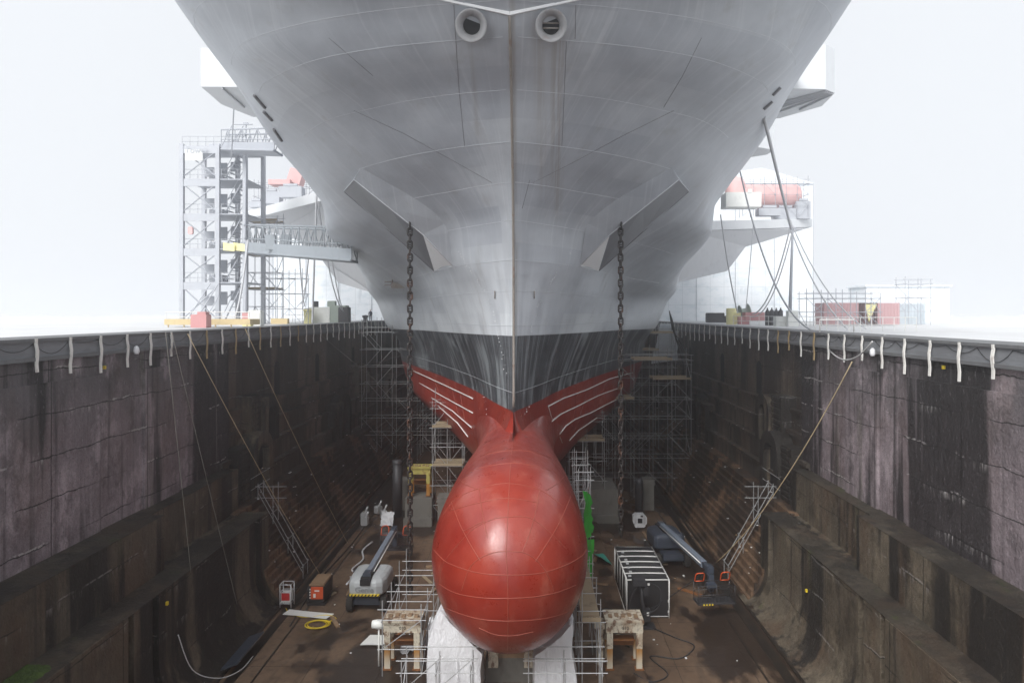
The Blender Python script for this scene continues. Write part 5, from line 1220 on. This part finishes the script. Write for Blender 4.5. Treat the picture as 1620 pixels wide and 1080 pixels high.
cab('curved cable from the left overhang edge to the generator', P(503, 318, 74), P(541, 490, 80), 2.0, .07)
cab('second curved cable from the left overhang edge to the generator', P(513, 318, 72), P(543, 492, 80), 1.6, .06)
cab('loose cable hanging from the gangway to the left railing', P(474, 408, 68), P(482, 484, 74), .9, .06)
cab('second loose cable hanging from the gangway to the left railing', P(488, 408, 68), P(476, 480, 74), 1.2, .06)
cab('long thin cable from the forward left sponson to the left quay', P(372, 130, 56), P(366, 250, 70), .0, .06, 'steel_pale')
cab('curved thick cable from the gangway tower down to the left coping', P(392, 380, 70), P(368, 512, 60), 1.4, .10)
# bundle of dark lines between the right coping and the hull
for k in range(5):
    one('hull_line', MB().tube(spline([P(1059+k, 492+k*3, 72), P(1064+k*2, 520+k*6, 76), P(1076+k*1.5, 540+k*10, 80), P(1084, 556+k*14, 84)], 6), .06, 5), 'cable', ['uppermost', 'second', 'middle', 'fourth', 'lowest'][k]+' dark line in the bundle slung between hull and right coping', 'rope', 'lines between hull and right wall')
cloth('white_sheet', 'white sheeting hanging between the hull and the right dock wall', 'sheet', [(17.3, 90, CZ-1.3), (19.2, 88, CZ-1.3), (19.0, 88, CZ-6.0), (16.0, 90, CZ-6.6)], 'shed_sheet', amp=.12, seed=21)
# ---------------------------------------------------------------- camera, light, air
cam = bpy.data.cameras.new('camera'); co = bpy.data.objects.new('camera', cam); COL.objects.link(co)
co.location = (0, 0, CZ); co.rotation_euler = (math.pi/2, 0, 0)
cam.lens = 24; cam.sensor_width = 36; cam.sensor_fit = 'HORIZONTAL'; cam.shift_x = -28/1620; cam.shift_y = -44/1620
cam.clip_end = 5000; cam.clip_start = .1
SC.camera = co
EL, AZ = 42, 210      # the brighter part of the overcast lies high behind the camera, a little to the left
sl = bpy.data.lights.new('sun', 'SUN'); sl.energy = 4.0; sl.angle = R(32); sl.color = (1, .985, .96)
so = bpy.data.objects.new('sun', sl); COL.objects.link(so)
dirv = Vector((math.sin(R(AZ))*math.cos(R(EL)), math.cos(R(AZ))*math.cos(R(EL)), math.sin(R(EL))))
so.rotation_euler = dirv.to_track_quat('Z', 'Y').to_euler(); so.location = (0, -20, 60)
wd_ = bpy.data.worlds.new('World'); SC.world = wd_; wd_.use_nodes = True; nt = wd_.node_tree; nt.nodes.clear()
out = nt.nodes.new('ShaderNodeOutputWorld'); bg = nt.nodes.new('ShaderNodeBackground'); sky = nt.nodes.new('ShaderNodeTexSky')
sky.sky_type = 'NISHITA'; sky.sun_disc = False; sky.sun_elevation = R(EL); sky.sun_rotation = R(AZ); sky.dust_density = 6; sky.air_density = 1.0
mx_ = nt.nodes.new('ShaderNodeMix'); mx_.data_type = 'RGBA'; mx_.inputs[0].default_value = .93; mx_.inputs[7].default_value = (9.7, 10.0, 10.4, 1)
nt.links.new(sky.outputs[0], mx_.inputs[6]); nt.links.new(mx_.outputs[2], bg.inputs[0]); bg.inputs[1].default_value = .1
nt.links.new(bg.outputs[0], out.inputs[0])
HAZE = .0021
hz = bpy.data.meshes.new('haze'); m = MB().box((0, 500, 26), (3300, 3300, 55.5))
hm = bpy.data.materials.new('haze'); hm.use_nodes = True; ht = hm.node_tree; ht.nodes.clear()
ho = ht.nodes.new('ShaderNodeOutputMaterial'); pv = ht.nodes.new('ShaderNodeVolumePrincipled')
pv.inputs['Color'].default_value = (.97, .98, 1, 1); pv.inputs['Density'].default_value = HAZE; pv.inputs['Anisotropy'].default_value = .8
ht.links.new(pv.outputs[0], ho.inputs['Volume'])
M['haze'] = hm
o = m.build('haze', 'haze'); o['kind'] = 'stuff'
SC.cycles.max_bounces = 8; SC.cycles.volume_bounces = 2; SC.cycles.diffuse_bounces = 4
SC.view_settings.view_transform = 'Standard'; SC.view_settings.look = 'None'; SC.view_settings.exposure = 0; SC.view_settings.gamma = 1
